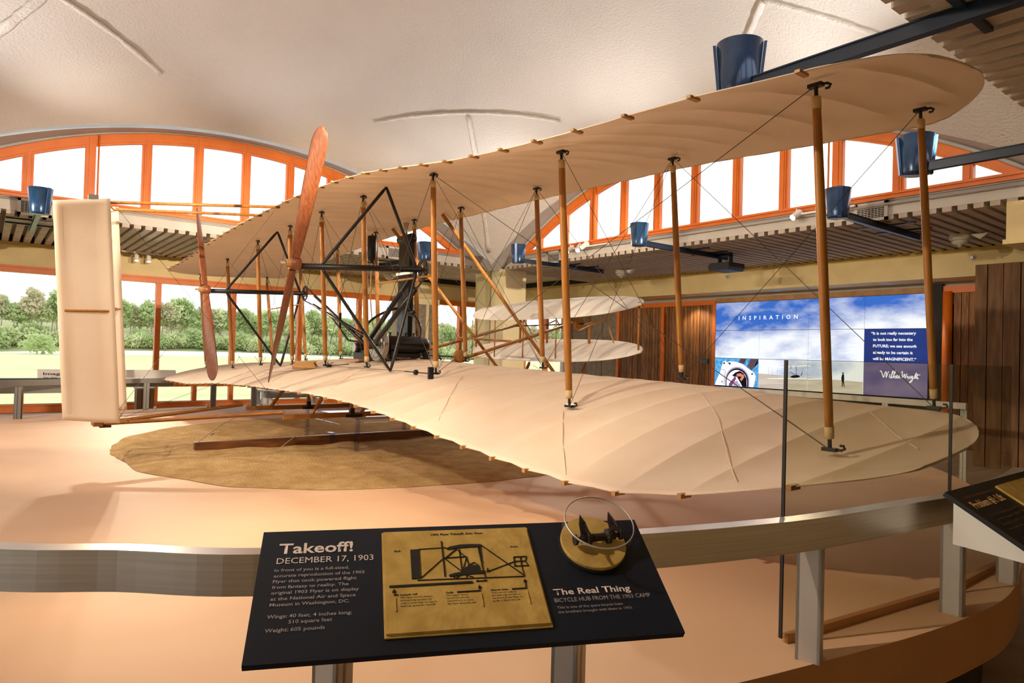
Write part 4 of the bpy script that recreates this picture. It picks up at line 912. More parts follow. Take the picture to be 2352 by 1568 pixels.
# ---- guard rails round the stage
def rail_bar(pts, top, h, w, parent, name='rail_bar', mt='brushed_steel'):
    P = [Vector((x, y, 0)) for x, y in pts]; G = []
    for i, p in enumerate(P):
        d = (P[min(i + 1, len(P) - 1)] - P[max(0, i - 1)]).normalized(); nn = Vector((d.y, -d.x, 0))
        G.append([(p.x, p.y, top), (p.x + nn.x * w, p.y + nn.y * w, top), (p.x + nn.x * w, p.y + nn.y * w, top - h), (p.x, p.y, top - h)])
    m = MB().grid(G, closed=True); m.f.append((0, 1, 2, 3)); m.f.append(tuple(len(m.v) - 4 + j for j in range(4)))
    return m.build(name, mt, parent)
def post(x, y, ang, z0, z1, parent, mt='post_aluminium', fw=.062, dp=.075):
    U = Vector((math.cos(ang), math.sin(ang), 0)); V = Vector((-U.y, U.x, 0)); o = (x, y, 0); m = MB()
    m.obox(o, U, V, (0, 0, 1), -fw / 2, fw / 2, -dp / 2, -dp / 2 + .01, z0, z1); m.obox(o, U, V, (0, 0, 1), -fw / 2, fw / 2, dp / 2 - .01, dp / 2, z0, z1); m.obox(o, U, V, (0, 0, 1), -.006, .006, -dp / 2, dp / 2, z0, z1)
    m.obox(o, U, V, (0, 0, 1), -fw / 2, -fw / 2 + .008, -dp / 2, dp / 2, z0, z1)
    return m.build('post', mt, parent)
NEAR = [(-4.5, -1.75), (-3.2, -1.0), (-2.50, -.35), (-2.08, .05), (-1.905, .30), (-1.704, .55), (-1.50, 1.04), (-1.312, 1.53), (-1.20, 1.90), (-1.140, 2.18), (-1.075, 2.70), (-1.045, 3.0), (-1.06, 3.6), (-1.12, 4.05)]
t = thing('guard_rail', (-1.6, 1.5, -.98), 'low brushed steel guard rail on I-beam posts along the near edge of the stage', 'railing')
np_ = [(p.x, p.y) for p in catmull([(x, y, 0) for x, y in NEAR], 6)]
rail_bar(np_[:58], -.5, .10, .055, t); rail_bar(np_[57:], -.5, .10, .055, t)
for x, y, a in ((-4.2, -1.62, 2.1), (-2.28, -.10, 2.3), (-1.59, .70, 1.95), (-1.375, 1.29, 1.9), (-1.15, 2.15, 1.85), (-1.035, 3.02, 1.65), (-1.035, 3.66, 1.6)):
    post(x + .01, y, a + .05, stage_z(x, y) - .002, -.6, t)
def glass_panel(p, q, lab):
    p, q = Vector((p[0], p[1], 0)), Vector((q[0], q[1], 0)); d = (q - p).normalized(); nn = Vector((-d.y, d.x, 0)); L = (q - p).length
    o = thing('glass_guard', ((p.x + q.x) / 2, (p.y + q.y) / 2, -.98), lab, 'glass panel', 'glass guards in front of the wing tip')
    MB().obox(p, d, nn, (0, 0, 1), 0, L, -.006, .006, stage_z(p.x, p.y) + .02, 0).build('sheet', 'guard_glass', o)
    MB().obox(p, d, nn, (0, 0, 1), .02, L - .02, -.012, .012, stage_z(p.x, p.y) - .02, stage_z(p.x, p.y) + .028).build('floor_channel', 'stage_side', o)
    MB().obox(p, d, nn, (0, 0, 1), -.006, 0, -.006, .006, stage_z(p.x, p.y) + .02, 0).build('dark_edge', 'black_plastic', o)
glass_panel((-1.256, 2.18), (-1.125, 3.235), 'large clear glass sheet standing behind the rail before the wing tip'); glass_panel((-1.120, 3.25), (-1.132, 4.04), 'narrower clear glass sheet nearest the right-hand information board')
WEST = [(-12.1, -.35), (-12.55, .25), (-13.0, 1.2), (-13.32, 2.27), (-13.50, 3.3), (-13.52, 4.2), (-13.40, 5.2), (-13.1, 6.3), (-12.5, 7.4)]
t = thing('guard_rail', (-13.4, 3.2, -1.18), 'grey metal guard rail along the far edge of the stage by the windows', 'railing')
rail_bar([(p.x - .06, p.y) for p in catmull([(x, y, 0) for x, y in WEST], 5)], -.63, .085, -.07, t, mt='grey_steel')
for x, y, a in ((-12.42, .42, 1.2), (-13.35, 2.27, 1.45), (-13.53, 3.43, 1.55), (-13.50, 4.17, 1.6), (-13.2, 5.9, 1.8)): post(x, y, a, -1.186, -.71, t, 'grey_steel', .09, .07)
for i, (x, y) in enumerate(((-13.40, 2.42), (-13.49, 3.31), (-13.49, 3.55), (-13.47, 4.05), (-13.46, 4.29))):
    o = MB().lathe([(.0, 0), (.026, 0), (.026, .05), (.022, .058), (.0, .058)], (x + .03, y, -1.186), (0, 0, 1), 10).build('floor_stud', 'post_aluminium'); tag(o, ('leftmost small metal stud on the stage floor by the far rail', 'metal stud just left of the second far rail post', 'metal stud just right of the second far rail post', 'metal stud just left of the third far rail post', 'rightmost small metal stud by the far rail')[i], 'stud', 'studs by the far rail posts')
t = thing('guard_rail', (-6, 10.6, FL), 'grey metal barrier rail standing in front of the video screens', 'railing')
rail_bar([(p.x, p.y) for p in catmull([(-9.2, 10.45, 0), (-7.0, 10.75, 0), (-5.4, 10.75, 0), (-4.3, 10.7, 0), (-3.45, 10.6, 0)], 5)], -.52, .085, .06, t, mt='white_steel')
for x in (-8.6, -6.5, -4.55, -3.52): post(x, 10.66, 0.2, FL, -.6, t, 'white_steel', .08, .06)
# ---- information boards
def board_thing(O, Wd, H, w, h, label, mt, name='information_board'):
    O, Wd, H = Vector(O), Vector(Wd).normalized(), Vector(H).normalized(); Nn = H.cross(Wd).normalized()
    t = thing(name, O + Wd * w / 2 + H * h / 2, label, 'sign')
    MB().obox(O, Wd, H, Nn, 0, w, 0, h, -.016, 0).build('board', mt, t)
    def A(u, v, n=0): return O + Wd * u + H * v + Nn * n
    return t, A, Wd, H, Nn
KS = .93
B, A, U, V, Nn = board_thing((-1.723 * KS, .568 * KS, -.4685 * KS), (.4178, .9085, .0015), (.7734, -.3548, -.5254), KS, .3665 * KS, 'navy sloping board headed Takeoff! with a tactile plate and small display dome', 'sign_navy')
_A1 = A
def A(u, v, n=0): return _A1(u * KS, v * KS, n * KS)
def W_(txt, u, v, w, h, mt='sign_letter', nm='lettering', bold=0, parent=None, lift=.0012): return lettering(txt, A(u, v), U, V, Nn, w * KS, h * KS, nm, mt, parent or B, bold, lift=lift)
W_('Takeoff!', .0425, .0735, .177, .033, nm='heading', bold=.02)
W_('DECEMBER 17, 1903', .041, .1045, .2285, .0185)
for txt, v, w in (('In front of you is a full-sized,', .128, .1725), ('accurate reproduction of the 1903', .1445, .2085), ('Flyer that took powered flight', .1607, .190), ('from fantasy to reality. The', .177, .172), ('original 1903 Flyer is on display', .193, .196), ('at the National Air and Space', .2095, .189), ('Museum in Washington, DC.', .2255, .175)):
    W_(txt, .0388, v, w, .0092, 'sign_letter_dim', bold=.008)
W_('Wings:', .0366, .257, .0425, .0098, 'sign_letter_dim', bold=.012); W_('40 feet, 4 inches long;', .0835, .2573, .136, .0098, 'sign_letter_dim', bold=.008); W_('510 square feet', .0835, .2727, .0935, .0098, 'sign_letter_dim', bold=.008)
W_('Weight:', .0362, .292, .049, .0098, 'sign_letter_dim', bold=.012); W_('605 pounds', .0895, .292, .0725, .0098, 'sign_letter_dim', bold=.008)
W_('The Real Thing', .7035, .2395, .2015, .0185, nm='heading', bold=.018); W_('BICYCLE HUB FROM THE 1903 CAMP', .7003, .2607, .2512, .0125, 'sign_letter_dim')
W_('This is one of the spare bicycle hubs', .7018, .279, .1685, .0075, 'sign_letter_dim'); W_('the brothers brought with them in 1903.', .7012, .2918, .191, .0075, 'sign_letter_dim')
# tactile plate with the raised side view
pu, pv = .2947, .0235
pl = MB().obox(A(pu - .004, pv - .003), U * KS, V * KS, Nn * KS, 0, .388, 0, .308, 0, .004).obox(A(pu, pv), U * KS, V * KS, Nn * KS, 0, .379, 0, .2985, .004, .010).build('tactile_plate', 'brass_plate', B)
def T_(txt, u, v, w, h, bold=0, nm='lettering'): return lettering(txt, A(pu + u, pv + v), U, V, Nn, w * KS, h * KS, nm, 'plate_ink', pl, bold, lift=.0108 * KS)
def raised(pts, nm='raised_outline', th=.0022, parent=None):      # a flat raised shape from plate coordinates
    P = [A(pu + a, pv + b, .010) for a, b in pts]; return MB().prism(P, Nn * th).build(nm, 'plate_ink', parent or pl)
def bar(m, a, b, w):
    a, b = Vector(a), Vector(b); d = (b - a).normalized(); n = Vector((-d.y, d.x)) * w / 2
    m.prism([A(pu + q.x, pv + q.y, .010) for q in (a + n, b + n, b - n, a - n)], Nn * .0022)
T_('1903 Flyer Takeoff, Side View', .1207, .0180, .137, .0062, .03); T_('Back', .0257, .0675, .0165, .0055, .03); T_('Front', .3244, .0685, .0195, .0055, .03)
raised([(.0651, .0636), (.0875, .0622), (.0858, .1526), (.0641, .1536)], 'raised_rudder')
raised([(.1555, .064), (.165, .0585), (.192, .0531), (.22, .0527), (.2482, .0545), (.2482, .062), (.22, .0625), (.185, .064), (.16, .068)], 'raised_wing')
raised([(.1545, .147), (.17, .1425), (.20, .1385), (.2453, .1395), (.2453, .1475), (.20, .148), (.165, .152), (.156, .152)], 'raised_wing')
raised([(.1905, .139), (.196, .129), (.204, .1225), (.213, .120), (.2326, .1215), (.2342, .1395)], 'raised_engine')
m = MB()
for a, b, w in (((.146, .0386), (.1445, .1503), .003), ((.1889, .066), (.1879, .138), .0022), ((.2386, .062), (.2413, .140), .0022), ((.2440, .060), (.2420, .115), .003), ((.2482, .0575), (.3429, .1603), .0022), ((.0773, .158), (.1555, .1594), .0013), ((.1555, .1594), (.3424, .1628), .0015), ((.0875, .0622), (.1564, .0606), .001),
    ((.1475, .094), (.206, .0925), .002), ((.150, .095), (.181, .0665), .002), ((.150, .096), (.186, .137), .002), ((.181, .066), (.204, .095), .0015), ((.204, .095), (.189, .138), .0018), ((.204, .094), (.208, .122), .002), ((.166, .150), (.166, .158), .0015), ((.197, .147), (.197, .159), .0015), ((.2405, .14), (.2445, .160), .002), ((.171, .158), (.182, .149), .0012), ((.197, .15), (.215, .158), .0012),
    ((.254, .1415), (.326, .115), .001), ((.086, .152), (.143, .097), .0008), ((.3261, .1005), (.3603, .1006), .002), ((.3237, .1301), (.3596, .1297), .002), ((.3261, .1005), (.3237, .1301), .002), ((.326, .115), (.354, .115), .0018), ((.3435, .1005), (.3415, .130), .0025), ((.3603, .1006), (.353, .115), .0015), ((.353, .115), (.3596, .1297), .0015), ((.3415, .130), (.342, .158), .0012), ((.205, .12), (.222, .112), .0012), ((.222, .112), (.232, .122), .0012)): bar(m, a, b, w)
m.build('raised_lines', 'plate_ink', pl)
raised([(.249, .143), (.251, .136), (.252, .130), (.254, .136), (.258, .143)], 'raised_pilot')
raised([(.0108, .1700), (.2095, .1695), (.2105, .172), (.2095, .1747), (.0108, .1752), (.0098, .1727)], 'raised_rail')
raised([(.2199, .1672), (.2245, .1672), (.227, .1690), (.238, .1690), (.2405, .1668), (.2455, .1668), (.2455, .1712), (.2405, .1712), (.2395, .1705), (.2255, .1708), (.2245, .1718), (.2199, .1718)], 'raised_dolly')
for grp_ in ((0, 1), (2, 3), (4, 5)):
  m = MB(); allb_ = (((.0210, .186), (.0212, .1975)), ((.0212, .197), (.0297, .197)), ((.2251, .187), (.2245, .1985)), ((.2245, .198), (.169, .1985)), ((.3407, .176), (.3395, .1985)), ((.3395, .198), (.3038, .1985)))
  for g_ in grp_: bar(m, allb_[g_][0], allb_[g_][1], .0024)
  c = ((.0208, .1812), (.2251, .182), (.3407, .1713))[grp_[0] // 2]; m.prism([A(pu + c[0] + a, pv + c[1] + b, .010) for a, b in ((0, -.001), (.0045, .008), (-.0045, .008))], Nn * .0022)
  m.build('raised_arrow', 'plate_ink', pl)
m = MB()
for x in (.0215, .2245, .3385): m.prism([A(pu + x + a, pv + b, .010) for a, b in ((0, .205), (.003, .205), (.003, .243), (0, .243))], Nn * .002)
m.build('raised_guides', 'brass_plate', pl)
for u, v, hd, ls, w in ((.0343, .1995, 'Launch rail', ('The Flyer travels along a', '60-foot-long wooden rail', 'with a metal strip on top to', 'build up speed for takeoff.'), .084), (.1425, .2005, 'Dolly', ('This support device', 'has two bicycle hubs', 'attached to it to carry', 'the Flyer along the rail.'), .068), (.2514, .2000, 'Bicycle hubs', ('There are two hubs on', 'the dolly and one hub on', 'the front of the Flyer to', 'guide it down the rail.'), .074)):
    T_(hd, u, v, .0036 * len(hd), .0048, .03)
    for i, l in enumerate(ls): T_(l, u, v + .0078 * (i + 1), w * len(l) / max(map(len, ls)), .0044, .006)
# bicycle hub on its disc under the clear dome
cu_, cv_ = .8463, .0900
SB_ = len(bpy.data.objects); O_ = A(cu_, cv_); _new = set(bpy.data.objects.keys()); dc = MB()
dc.lathe([(.0, 0), (.094, 0), (.094, .006), (.0, .006)], O_, Nn, 48).build('dome_base', 'black_plastic', B, smooth=False)
MB().lathe([(.0, .006), (.0875, .006), (.089, .009), (.089, .016), (.0875, .018), (.0, .018)], O_, Nn, 48).build('display_disc', 'brass_plate', B, smooth=False)
def tube_shell(r0, r1, h0, h1):
    return MB().lathe([(r1, h0), (r1, h1), (r0, h1), (r0, h0)], O_, Nn, 56)
d_ = MB(); n_ = 56
ax = Nn; a0 = U; b0 = ax.cross(a0)
ring = lambda r, h: [O_ + ax * h + (a0 * math.cos(t_) + b0 * math.sin(t_)) * r for t_ in [2 * math.pi * j / n_ for j in range(n_)]]
d_.grid([ring(.0925, .006), ring(.0925, .089), ring(.0900, .0915), ring(.0, .0915)], closed=True)
d_.build('clear_cover', 'display_dome_glass', B, smooth=True)
MB().grid([ring(.0935, .0885), ring(.0935, .0918), ring(.0905, .0932), ring(.0905, .0895), ring(.0935, .0885)], closed=True).build('cover_rim', 'post_aluminium', B, smooth=True)
hb = Vector(A(cu_ + .008, cv_ + .006)) + Nn * .040; hd_ = (U * .985 - V * .10).normalized()
hub = MB().lathe([(.0, -.066), (.006, -.066), (.006, -.050), (.011, -.050), (.011, -.036), (.019, -.033), (.019, -.026), (.011, -.022), (.0105, .020), (.020, .024), (.020, .032), (.011, .036), (.011, .048), (.006, .050), (.006, .066), (.0, .066)], hb, hd_, 18).build('bicycle_hub', 'rust_hub', B, smooth=False)
for s in (-.041, .043):
    c = hb + hd_ * s; MB().prism([c + Nn * .012 - V * .004 + hd_ * -.012, c + Nn * .012 - V * .004 + hd_ * .014, c - V * .035 + Nn * .018 + hd_ * .010, c - V * .064 + Nn * .020 + hd_ * .0, c - V * .035 + Nn * .018 - hd_ * .010], Nn * .004).build('hub_lug', 'rust_hub', B)
    MB().lathe([(.0, -.006), (.015, -.006), (.015, .0), (.009, .004), (.0, .004)], hb + hd_ * (s * 1.55), hd_, 8).build('wing_nut', 'rust_hub', B)
for s in (.18, .68): MB().obox(A(s, .02), U, V, Nn, 0, .04, 0, .16, -.05, -.016).build('bracket', 'post_aluminium', B)
for k_ in bpy.data.objects.keys():                 # hub, disc and dome were laid out for a board 1 m wide
    if k_ not in _new and not k_.startswith('bracket'):
        ob_ = bpy.data.objects[k_]; pv_ = Vector(O_) - (org(B) - Vector((0, 0, ZO))); ob_.data.transform(Matrix.Translation(pv_) @ Matrix.Scale(KS, 4) @ Matrix.Translation(-pv_))
# second board at far right
B2, A, U, V, Nn = board_thing((-.945, 2.70, -.452), (0, 1, 0), (.867, 0, -.498), 1.0, .372, 'black sloping board headed Problem #1: Lift at the far right', 'sign_black')
def W2(txt, u, v, w, h, mt='dim_amber_letter', nm='lettering', bold=0): return lettering(txt, A(u, v), U, V, Nn, w, h, nm, mt, B2, bold)
W2('SOLVING THE FOUR PROBLEMS OF FLIGHT', .045, .050, .30, .012, bold=.01); W2('Problem #1: Lift', .045, .097, .30, .034, 'amber_letter', 'heading', .02)
for k, (txt, w) in enumerate((('The first thing you need to fly is lift.', .40), ('and the wings of a glider have to make it.', .42), ('enough to raise a person into the air', .38), ('and stay up.', .14))): W2(txt, .055, .140 + .022 * k, w, .0095)
for k, (txt, w) in enumerate((('As a wing moves through the air', .34), ('it pushes the air down and', .30), ('is lifted up in return.', .22), ('Bigger wings lift more.', .24))): W2(txt, .055, .250 + .022 * k, w, .0095)
MB().obox(A(.40, .035), U, V, Nn, 0, .36, 0, .28, 0, .008).build('tactile_plate', 'brass_plate', B2)
for y in (2.755, 3.62):
    MB().prism([(-.937, y, -.478), (-.937, y, -.642), (-.62, y, -.662), (-.62, y, -.664)], (0, .008, 0)).build('support_plate', 'white_steel', B2)
# ---- boards and furniture beyond the far rail
def far_board(y0, y1, x, label, mt, writing=None):
    t, A_, U_, V_, N_ = board_thing((x, y0, -.505), (0, 1, 0), (.55, 0, -.6), y1 - y0, .30, label, mt)
    MB().bx(x + .02, x + .12, y0 + .05, y1 - .05, -.80, -.64).build('support_plate', 'grey_steel', t)
    if writing:
        for (txt, u, v, w, h) in writing: lettering(txt, A_(u, v), U_, V_, N_, w, h, 'lettering', 'plate_ink', t, .02)
    return t
t, A_, U_, V_, N_ = board_thing((-13.25, -.1, -.70), (0, 1, 0), (-.7, 0, .12), 1.5, .30, 'black topped information board at far left seen from behind', 'sign_black'); MB().bx(-13.4, -13.2, .0, 1.3, -.86, -.73).build('support_plate', 'grey_steel', t)
far_board(.72, 1.5, -14.05, 'pale information board starting with the letters Ima beside the tail', 'white_steel', [('Image', .08, .13, .30, .06), ('the view', .08, .20, .2, .03)])
t = far_board(1.75, 2.85, -13.95, 'pale blank-looking information board right of the tail rudder', 'white_steel'); 
MB().obox((-13.93, 2.10, -.56), (0, 1, 0), (.55, 0, -.6), (.74, 0, .67), 0, .2, .16, .19, 0, .006).build('label_strip', 'grey_steel', t); MB().obox((-13.93, 2.42, -.60), (0, 1, 0), (.55, 0, -.6), (.74, 0, .67), 0, .36, .12, .17, 0, .006).build('label_strip', 'grey_steel', t)
t = thing('display_table', (-15.3, 5.6, FL), 'grey topped display table on white legs by the far windows', 'table')
MB().bx(-15.6, -15.0, 4.85, 6.25, -1.02, -.99).build('table_top', 'grey_steel', t); MB().bx(-15.02, -14.99, 4.9, 6.25, -1.15, -1.02).build('apron', 'grey_steel', t)
for y in (4.88, 5.0, 6.18): 
    for x in (-15.05, -15.5): MB().bx(x - .04, x + .04, y - .04, y + .04, FL, -1.02).build('leg', 'white_steel', t)
t = thing('litter_bin', (-16.2, 2.72, FL), 'square wooden litter bin with grey rim standing by the far windows', 'bin')
for k in range(4): MB().bx(-16.02, -16.0, 2.57 + k * .078, 2.64 + k * .078, FL + .10, -.99).build('slat', 'wide_plank', t)
for k in range(4): MB().bx(-16.35 + k * .08, -16.28 + k * .08, 2.555, 2.57, FL + .10, -.99).build('slat', 'wide_plank', t)
MB().bx(-16.36, -16.03, 2.58, 2.88, FL + .03, -1.0).build('body', 'wide_plank', t); MB().bx(-16.38, -15.99, 2.54, 2.90, -.99, -.96).build('rim', 'grey_steel', t); MB().bx(-16.38, -15.99, 2.54, 2.90, FL, FL + .16).build('base', 'grey_steel', t)
# ---- blue uplights on arms
def lamp_proto():
    r = bpy.data.objects.new('uplight', None); COL.objects.link(r)         # axis at origin, arm along +x, z from the lamp's foot
    m = MB(); n = 36; G = []
    for h, ra in ((0, .135), (.02, .140), (.42, .178)):
        G.append([(math.cos(2 * math.pi * j / n) * ra, math.sin(2 * math.pi * j / n) * ra, h) for j in range(n)])
    for h, ra in ((.42, .172), (.25, .157)): G.append([(math.cos(2 * math.pi * j / n) * ra, math.sin(2 * math.pi * j / n) * ra, h) for j in range(n)])
    m.grid(G, closed=True); m.f.append(tuple(range(n))[::-1]); m.build('shade', 'blue_enamel', r, smooth=True, local=True)
    MB().lathe([(.0, .24), (.15, .24), (.15, .25), (.0, .25)], (0, 0, 0), (0, 0, 1), 24).build('reflector', 'spot_white', r, local=True)
    for a in (.61, .61 + math.pi):
        c, s = math.cos(a), math.sin(a); m = MB(); m.prism([(c * .138 - s * .028, s * .138 + c * .028, .0), (c * .138 + s * .028, s * .138 - c * .028, .0), (c * .180 + s * .028, s * .180 - c * .028, .42), (c * .180 - s * .028, s * .180 + c * .028, .42)], (c * .022, s * .022, 0)); m.build('side_fin', 'blue_enamel', r, local=True)
    MB().bx(.12, 2.75, -.035, .035, .02, .11).bx(.12, 2.75, -.05, .05, .105, .115).build('arm', 'navy_steel', r, local=True)
    for x in (1.55, 2.15): MB().bx(x - .025, x + .025, -.42, .42, .09, .125).build('cross_bracket', 'navy_steel', r, local=True)
    MB().bx(1.42, 2.3, -.30, .30, .118, .122).build('cover_plate', 'concrete_rib', r, local=True)
    return r
LP = lamp_proto(); first = True
W_ORD = ['blue cone uplight over the windows at far left above the tail', 'blue cone uplight hidden behind the upper wing above the window wall', 'blue cone uplight beside the radiator on the window side']
N_ORD = ['blue cone uplight just right of the corner pillar', 'blue cone uplight above the elevator, with an arm towards the projector', 'blue cone uplight above the video screens by the square vent']
E_ORD = ['blue cone uplight seen against the right-hand clerestory panes, its arm running off right', 'largest and nearest blue cone uplight, above the near upper wing tip', 'blue cone uplight over the visitor side of the east ledge']
S_ORD = ['blue cone uplight at the near end of the south ledge', 'blue cone uplight midway along the south ledge', 'blue cone uplight at the far end of the south ledge']
for L_, lab, rz in ((LAMP_W, W_ORD, math.pi), (LAMP_N, N_ORD, math.pi / 2), (LAMP_E, E_ORD, 0), (LAMP_S, S_ORD, -math.pi / 2)):
    for (x, y), lb in zip(L_, lab):
        if (x, y) == LAMP_W[1]: continue
        o = LP if first else copy_tree(LP); first = False
        o.location = (x, y, 2.045 + ZO); o.rotation_euler = (0, 0, rz); tag(o, lb, 'lamp', 'blue uplights round the hall')
# ---- vents in the fascia
def vent(side, s, lab, w=.40):
    P = side_frame(side); o = thing('vent', P(s, .02, 2.20), lab, 'vent', 'vents in the fascia')
    m = MB()
    for a, b, c, d in ((-w / 2 - .05, w / 2 + .05, 2.41, 2.455), (-w / 2 - .05, w / 2 + .05, 2.165, 2.21), (-w / 2 - .05, -w / 2, 2.165, 2.455), (w / 2, w / 2 + .05, 2.165, 2.455)): sbox(m, P, s + a, s + b, .0, .035, c, d)
    m.build('frame', 'pale_fascia', o); m = MB(); sbox(m, P, s - w / 2, s + w / 2, .0, .008, 2.21, 2.41); m.build('backing', 'vent_dark', o)
    for k in range(7): m = MB(); z = 2.225 + k * .027; sbox(m, P, s - w / 2, s + w / 2, .006, .03, z, z + .010); m.build('slat', 'vent_slat', o)
    for k in range(1, 8): m = MB(); q = s - w / 2 + k * w / 8; sbox(m, P, q - .004, q + .004, .006, .026, 2.21, 2.41); m.build('bar', 'vent_slat', o)
vent('west', .62 - 4.2, 'pale louvred vent behind the uplight at far left'); vent('west', 7.72 - 4.2, 'pale louvred vent beside the black radiator'); vent('north', -12.17 + 8.14, 'pale louvred vent left of the white track spotlights'); vent('north', -4.82 + 8.14, 'pale louvred vent nearest the right end of the north fascia')
# ---- track spotlights
def track_head(p, aim, lab, grp, r=.045, L=.17):
    p, aim = Vector(p), Vector(aim); d = (aim - p).normalized(); o = thing('spotlight', p, lab, 'spotlight', grp)
    MB().lathe([(.0, -L * .5), (r * .8, -L * .5), (r, -L * .45), (r, L * .5), (r * .9, L * .5), (r * .9, L * .42), (.0, L * .42)], p, d, 18).build('can', 'spot_white', o, smooth=False)
    MB().lathe([(.0, L * .43), (r * .86, L * .43), (r * .86, L * .44), (.0, L * .44)], p, d, 18).build('lens', 'lamp_on', o)
    MB().tube([p, p + Vector((0, 0, .10))], .012, 8).build('stem', 'spot_white', o)
    return o
for i, (x, z, a, lb) in enumerate(((-11.40, 2.40, (-11.9, 8.0, .6), 'left white spotlight of the three on the north track'), (-11.12, 2.40, (-10.4, 8.5, .2), 'middle white spotlight of the three on the north track'), (-10.93, 2.44, (-11.6, 8.4, .8), 'right white spotlight of the three on the north track'), (-5.93, 2.40, (-6.8, 7.6, .4), 'single lit white spotlight on the track left of the square vent'))): track_head((x, 10.50, z), a, lb, 'white spotlights on the north track', .055, .20)
for x0, x1, lab in ((-11.5, -10.25, 'white lighting track carrying three spotlights on the north fascia'), (-5.95, -5.0, 'white lighting track carrying one spotlight on the north fascia')): tag(MB().bx(x0, x1, 10.53, 10.57, 2.40, 2.43).bx(x0 + .1, x0 + .14, 10.57, 10.7, 2.40, 2.43).bx(x1 - .14, x1 - .1, 10.57, 10.7, 2.40, 2.43).build('lighting_track', 'spot_white'), lab, 'track')
for y, lb in ((2.80, 'left white spotlight hanging under the ribbed ceiling beside the rudder'), (3.06, 'right white spotlight hanging under the ribbed ceiling beside the rudder')): track_head((-18.3, y, 2.03), (-17.0, y, -4), lb, 'white spotlights above the far windows', .05, .17)
tag(MB().bx(-18.32, -18.28, 2.4, 3.3, 2.13, 2.165).build('lighting_track', 'spot_white'), 'white lighting track under the ribbed ceiling above the far windows', 'track')
# ---- smoke detectors, projector, downlights, sprinklers
for x, y, lb in ((-11.79, 12.63, 'white domed detector on the ribbed ceiling above the elevator'), (-4.30, 12.74, 'white domed detector on the ribbed ceiling at far right'), (-17.5, 9.1, 'white domed detector on the ribbed ceiling behind the propeller shaft')):
    o = thing('smoke_detector', (x, y, 2.165), lb, 'detector', 'detectors on the ribbed ceiling')
    MB().lathe([(.0, 2.165), (.15, 2.165), (.155, 2.15), (.155, 2.085), (.14, 2.07), (.0, 2.07)], (x, y, 0), (0, 0, 1), 24).build('base', 'detector_white', o); MB().lathe([(.13, 2.07), (.12, 2.03), (.07, 2.0), (.03, 1.99), (.025, 1.965), (.0, 1.96)], (x, y, 0), (0, 0, 1), 24).build('dome', 'detector_white', o, smooth=True)
    MB().prism([(x + .16, y - .05, 2.15), (x + .42, y - .05, 2.15), (x + .30, y - .05, 2.05)], (0, .10, 0)).build('side_lug', 'detector_white', o)
o = thing('projector', (-8.33, 12.0, 2.0), 'black projector hanging on a yoke under the ribbed ceiling', 'projector')
MB().prism([(-8.56, 11.75, 1.86), (-8.52, 11.75, 1.80), (-8.10, 11.75, 1.80), (-8.06, 11.75, 1.86), (-8.06, 11.75, 1.95), (-8.52, 11.75, 1.95)], (0, .55, 0)).build('case', 'black_plastic', o)
MB().bx(-8.46, -8.43, 11.95, 12.05, 1.95, 2.12).bx(-8.20, -8.17, 11.95, 12.05, 1.95, 2.12).bx(-8.46, -8.17, 11.95, 12.05, 2.10, 2.165).build('yoke', 'black_plastic', o)
for (x, y), lb in zip(DOWN, ('round downlight over the left end of the video screens', 'round downlight over the middle of the video screens', 'round downlight over the right end of the video screens')):
    o = thing('downlight', (x, y, 1.63), lb, 'light', 'downlights above the video screens'); MB().lathe([(.10, 1.645), (.13, 1.645), (.13, 1.628), (.10, 1.628)], (x, y, 0), (0, 0, 1), 24).build('ring', 'spot_white', o); MB().lathe([(.0, 1.634), (.10, 1.634), (.10, 1.638), (.0, 1.638)], (x, y, 0), (0, 0, 1), 24).build('diffuser', 'lamp_soft', o)
for (p, ax, lb) in (((-11.33, 14.29, 2.02), (0, -1, 0), 'second sprinkler head from the corner on the north beam'), ((-14.9, 14.29, 2.03), (0, -1, 0), 'sprinkler head on the north beam close to the corner'), ((-9.83, 14.29, 2.0), (0, -1, 0), 'sprinkler head on the north beam under the projector'), ((-4.61, 14.29, 1.98), (0, -1, 0), 'sprinkler head on the north beam at far right'), ((-18.74, 12.37, 2.0), (1, 0, 0), 'sprinkler head on the window beam near the corner'), ((-18.74, 8.33, 1.99), (1, 0, 0), 'sprinkler head on the window beam behind the wing struts')):
    o = thing('sprinkler', p, lb, 'sprinkler', 'sprinkler heads on the cream beams'); MB().lathe([(.0, 0), (.05, 0), (.045, .012), (.02, .02), (.0, .02)], p, ax, 18).build('escutcheon', 'white_steel', o); MB().lathe([(.010, .02), (.010, .05), (.022, .055), (.022, .06), (.0, .06)], p, ax, 10).build('head', 'post_aluminium', o)
for x, lb in ((-11.01, 'small blue plaque on the plank wall left of the screens'), (-4.75, 'small blue plaque on the plank wall right of the screens')):
    o = thing('plaque', (x, 15.08, -.09), lb, 'sign'); MB().bx(x - .10, x + .10, 15.07, 15.10, -.145, -.03).build('plate', 'blue_plaque', o)
    lettering('INSPIRATION', (x - .06, 15.07, -.095), (1, 0, 0), (0, 0, -1), (0, -1, 0), .12, .014, 'lettering', 'sign_letter', o)
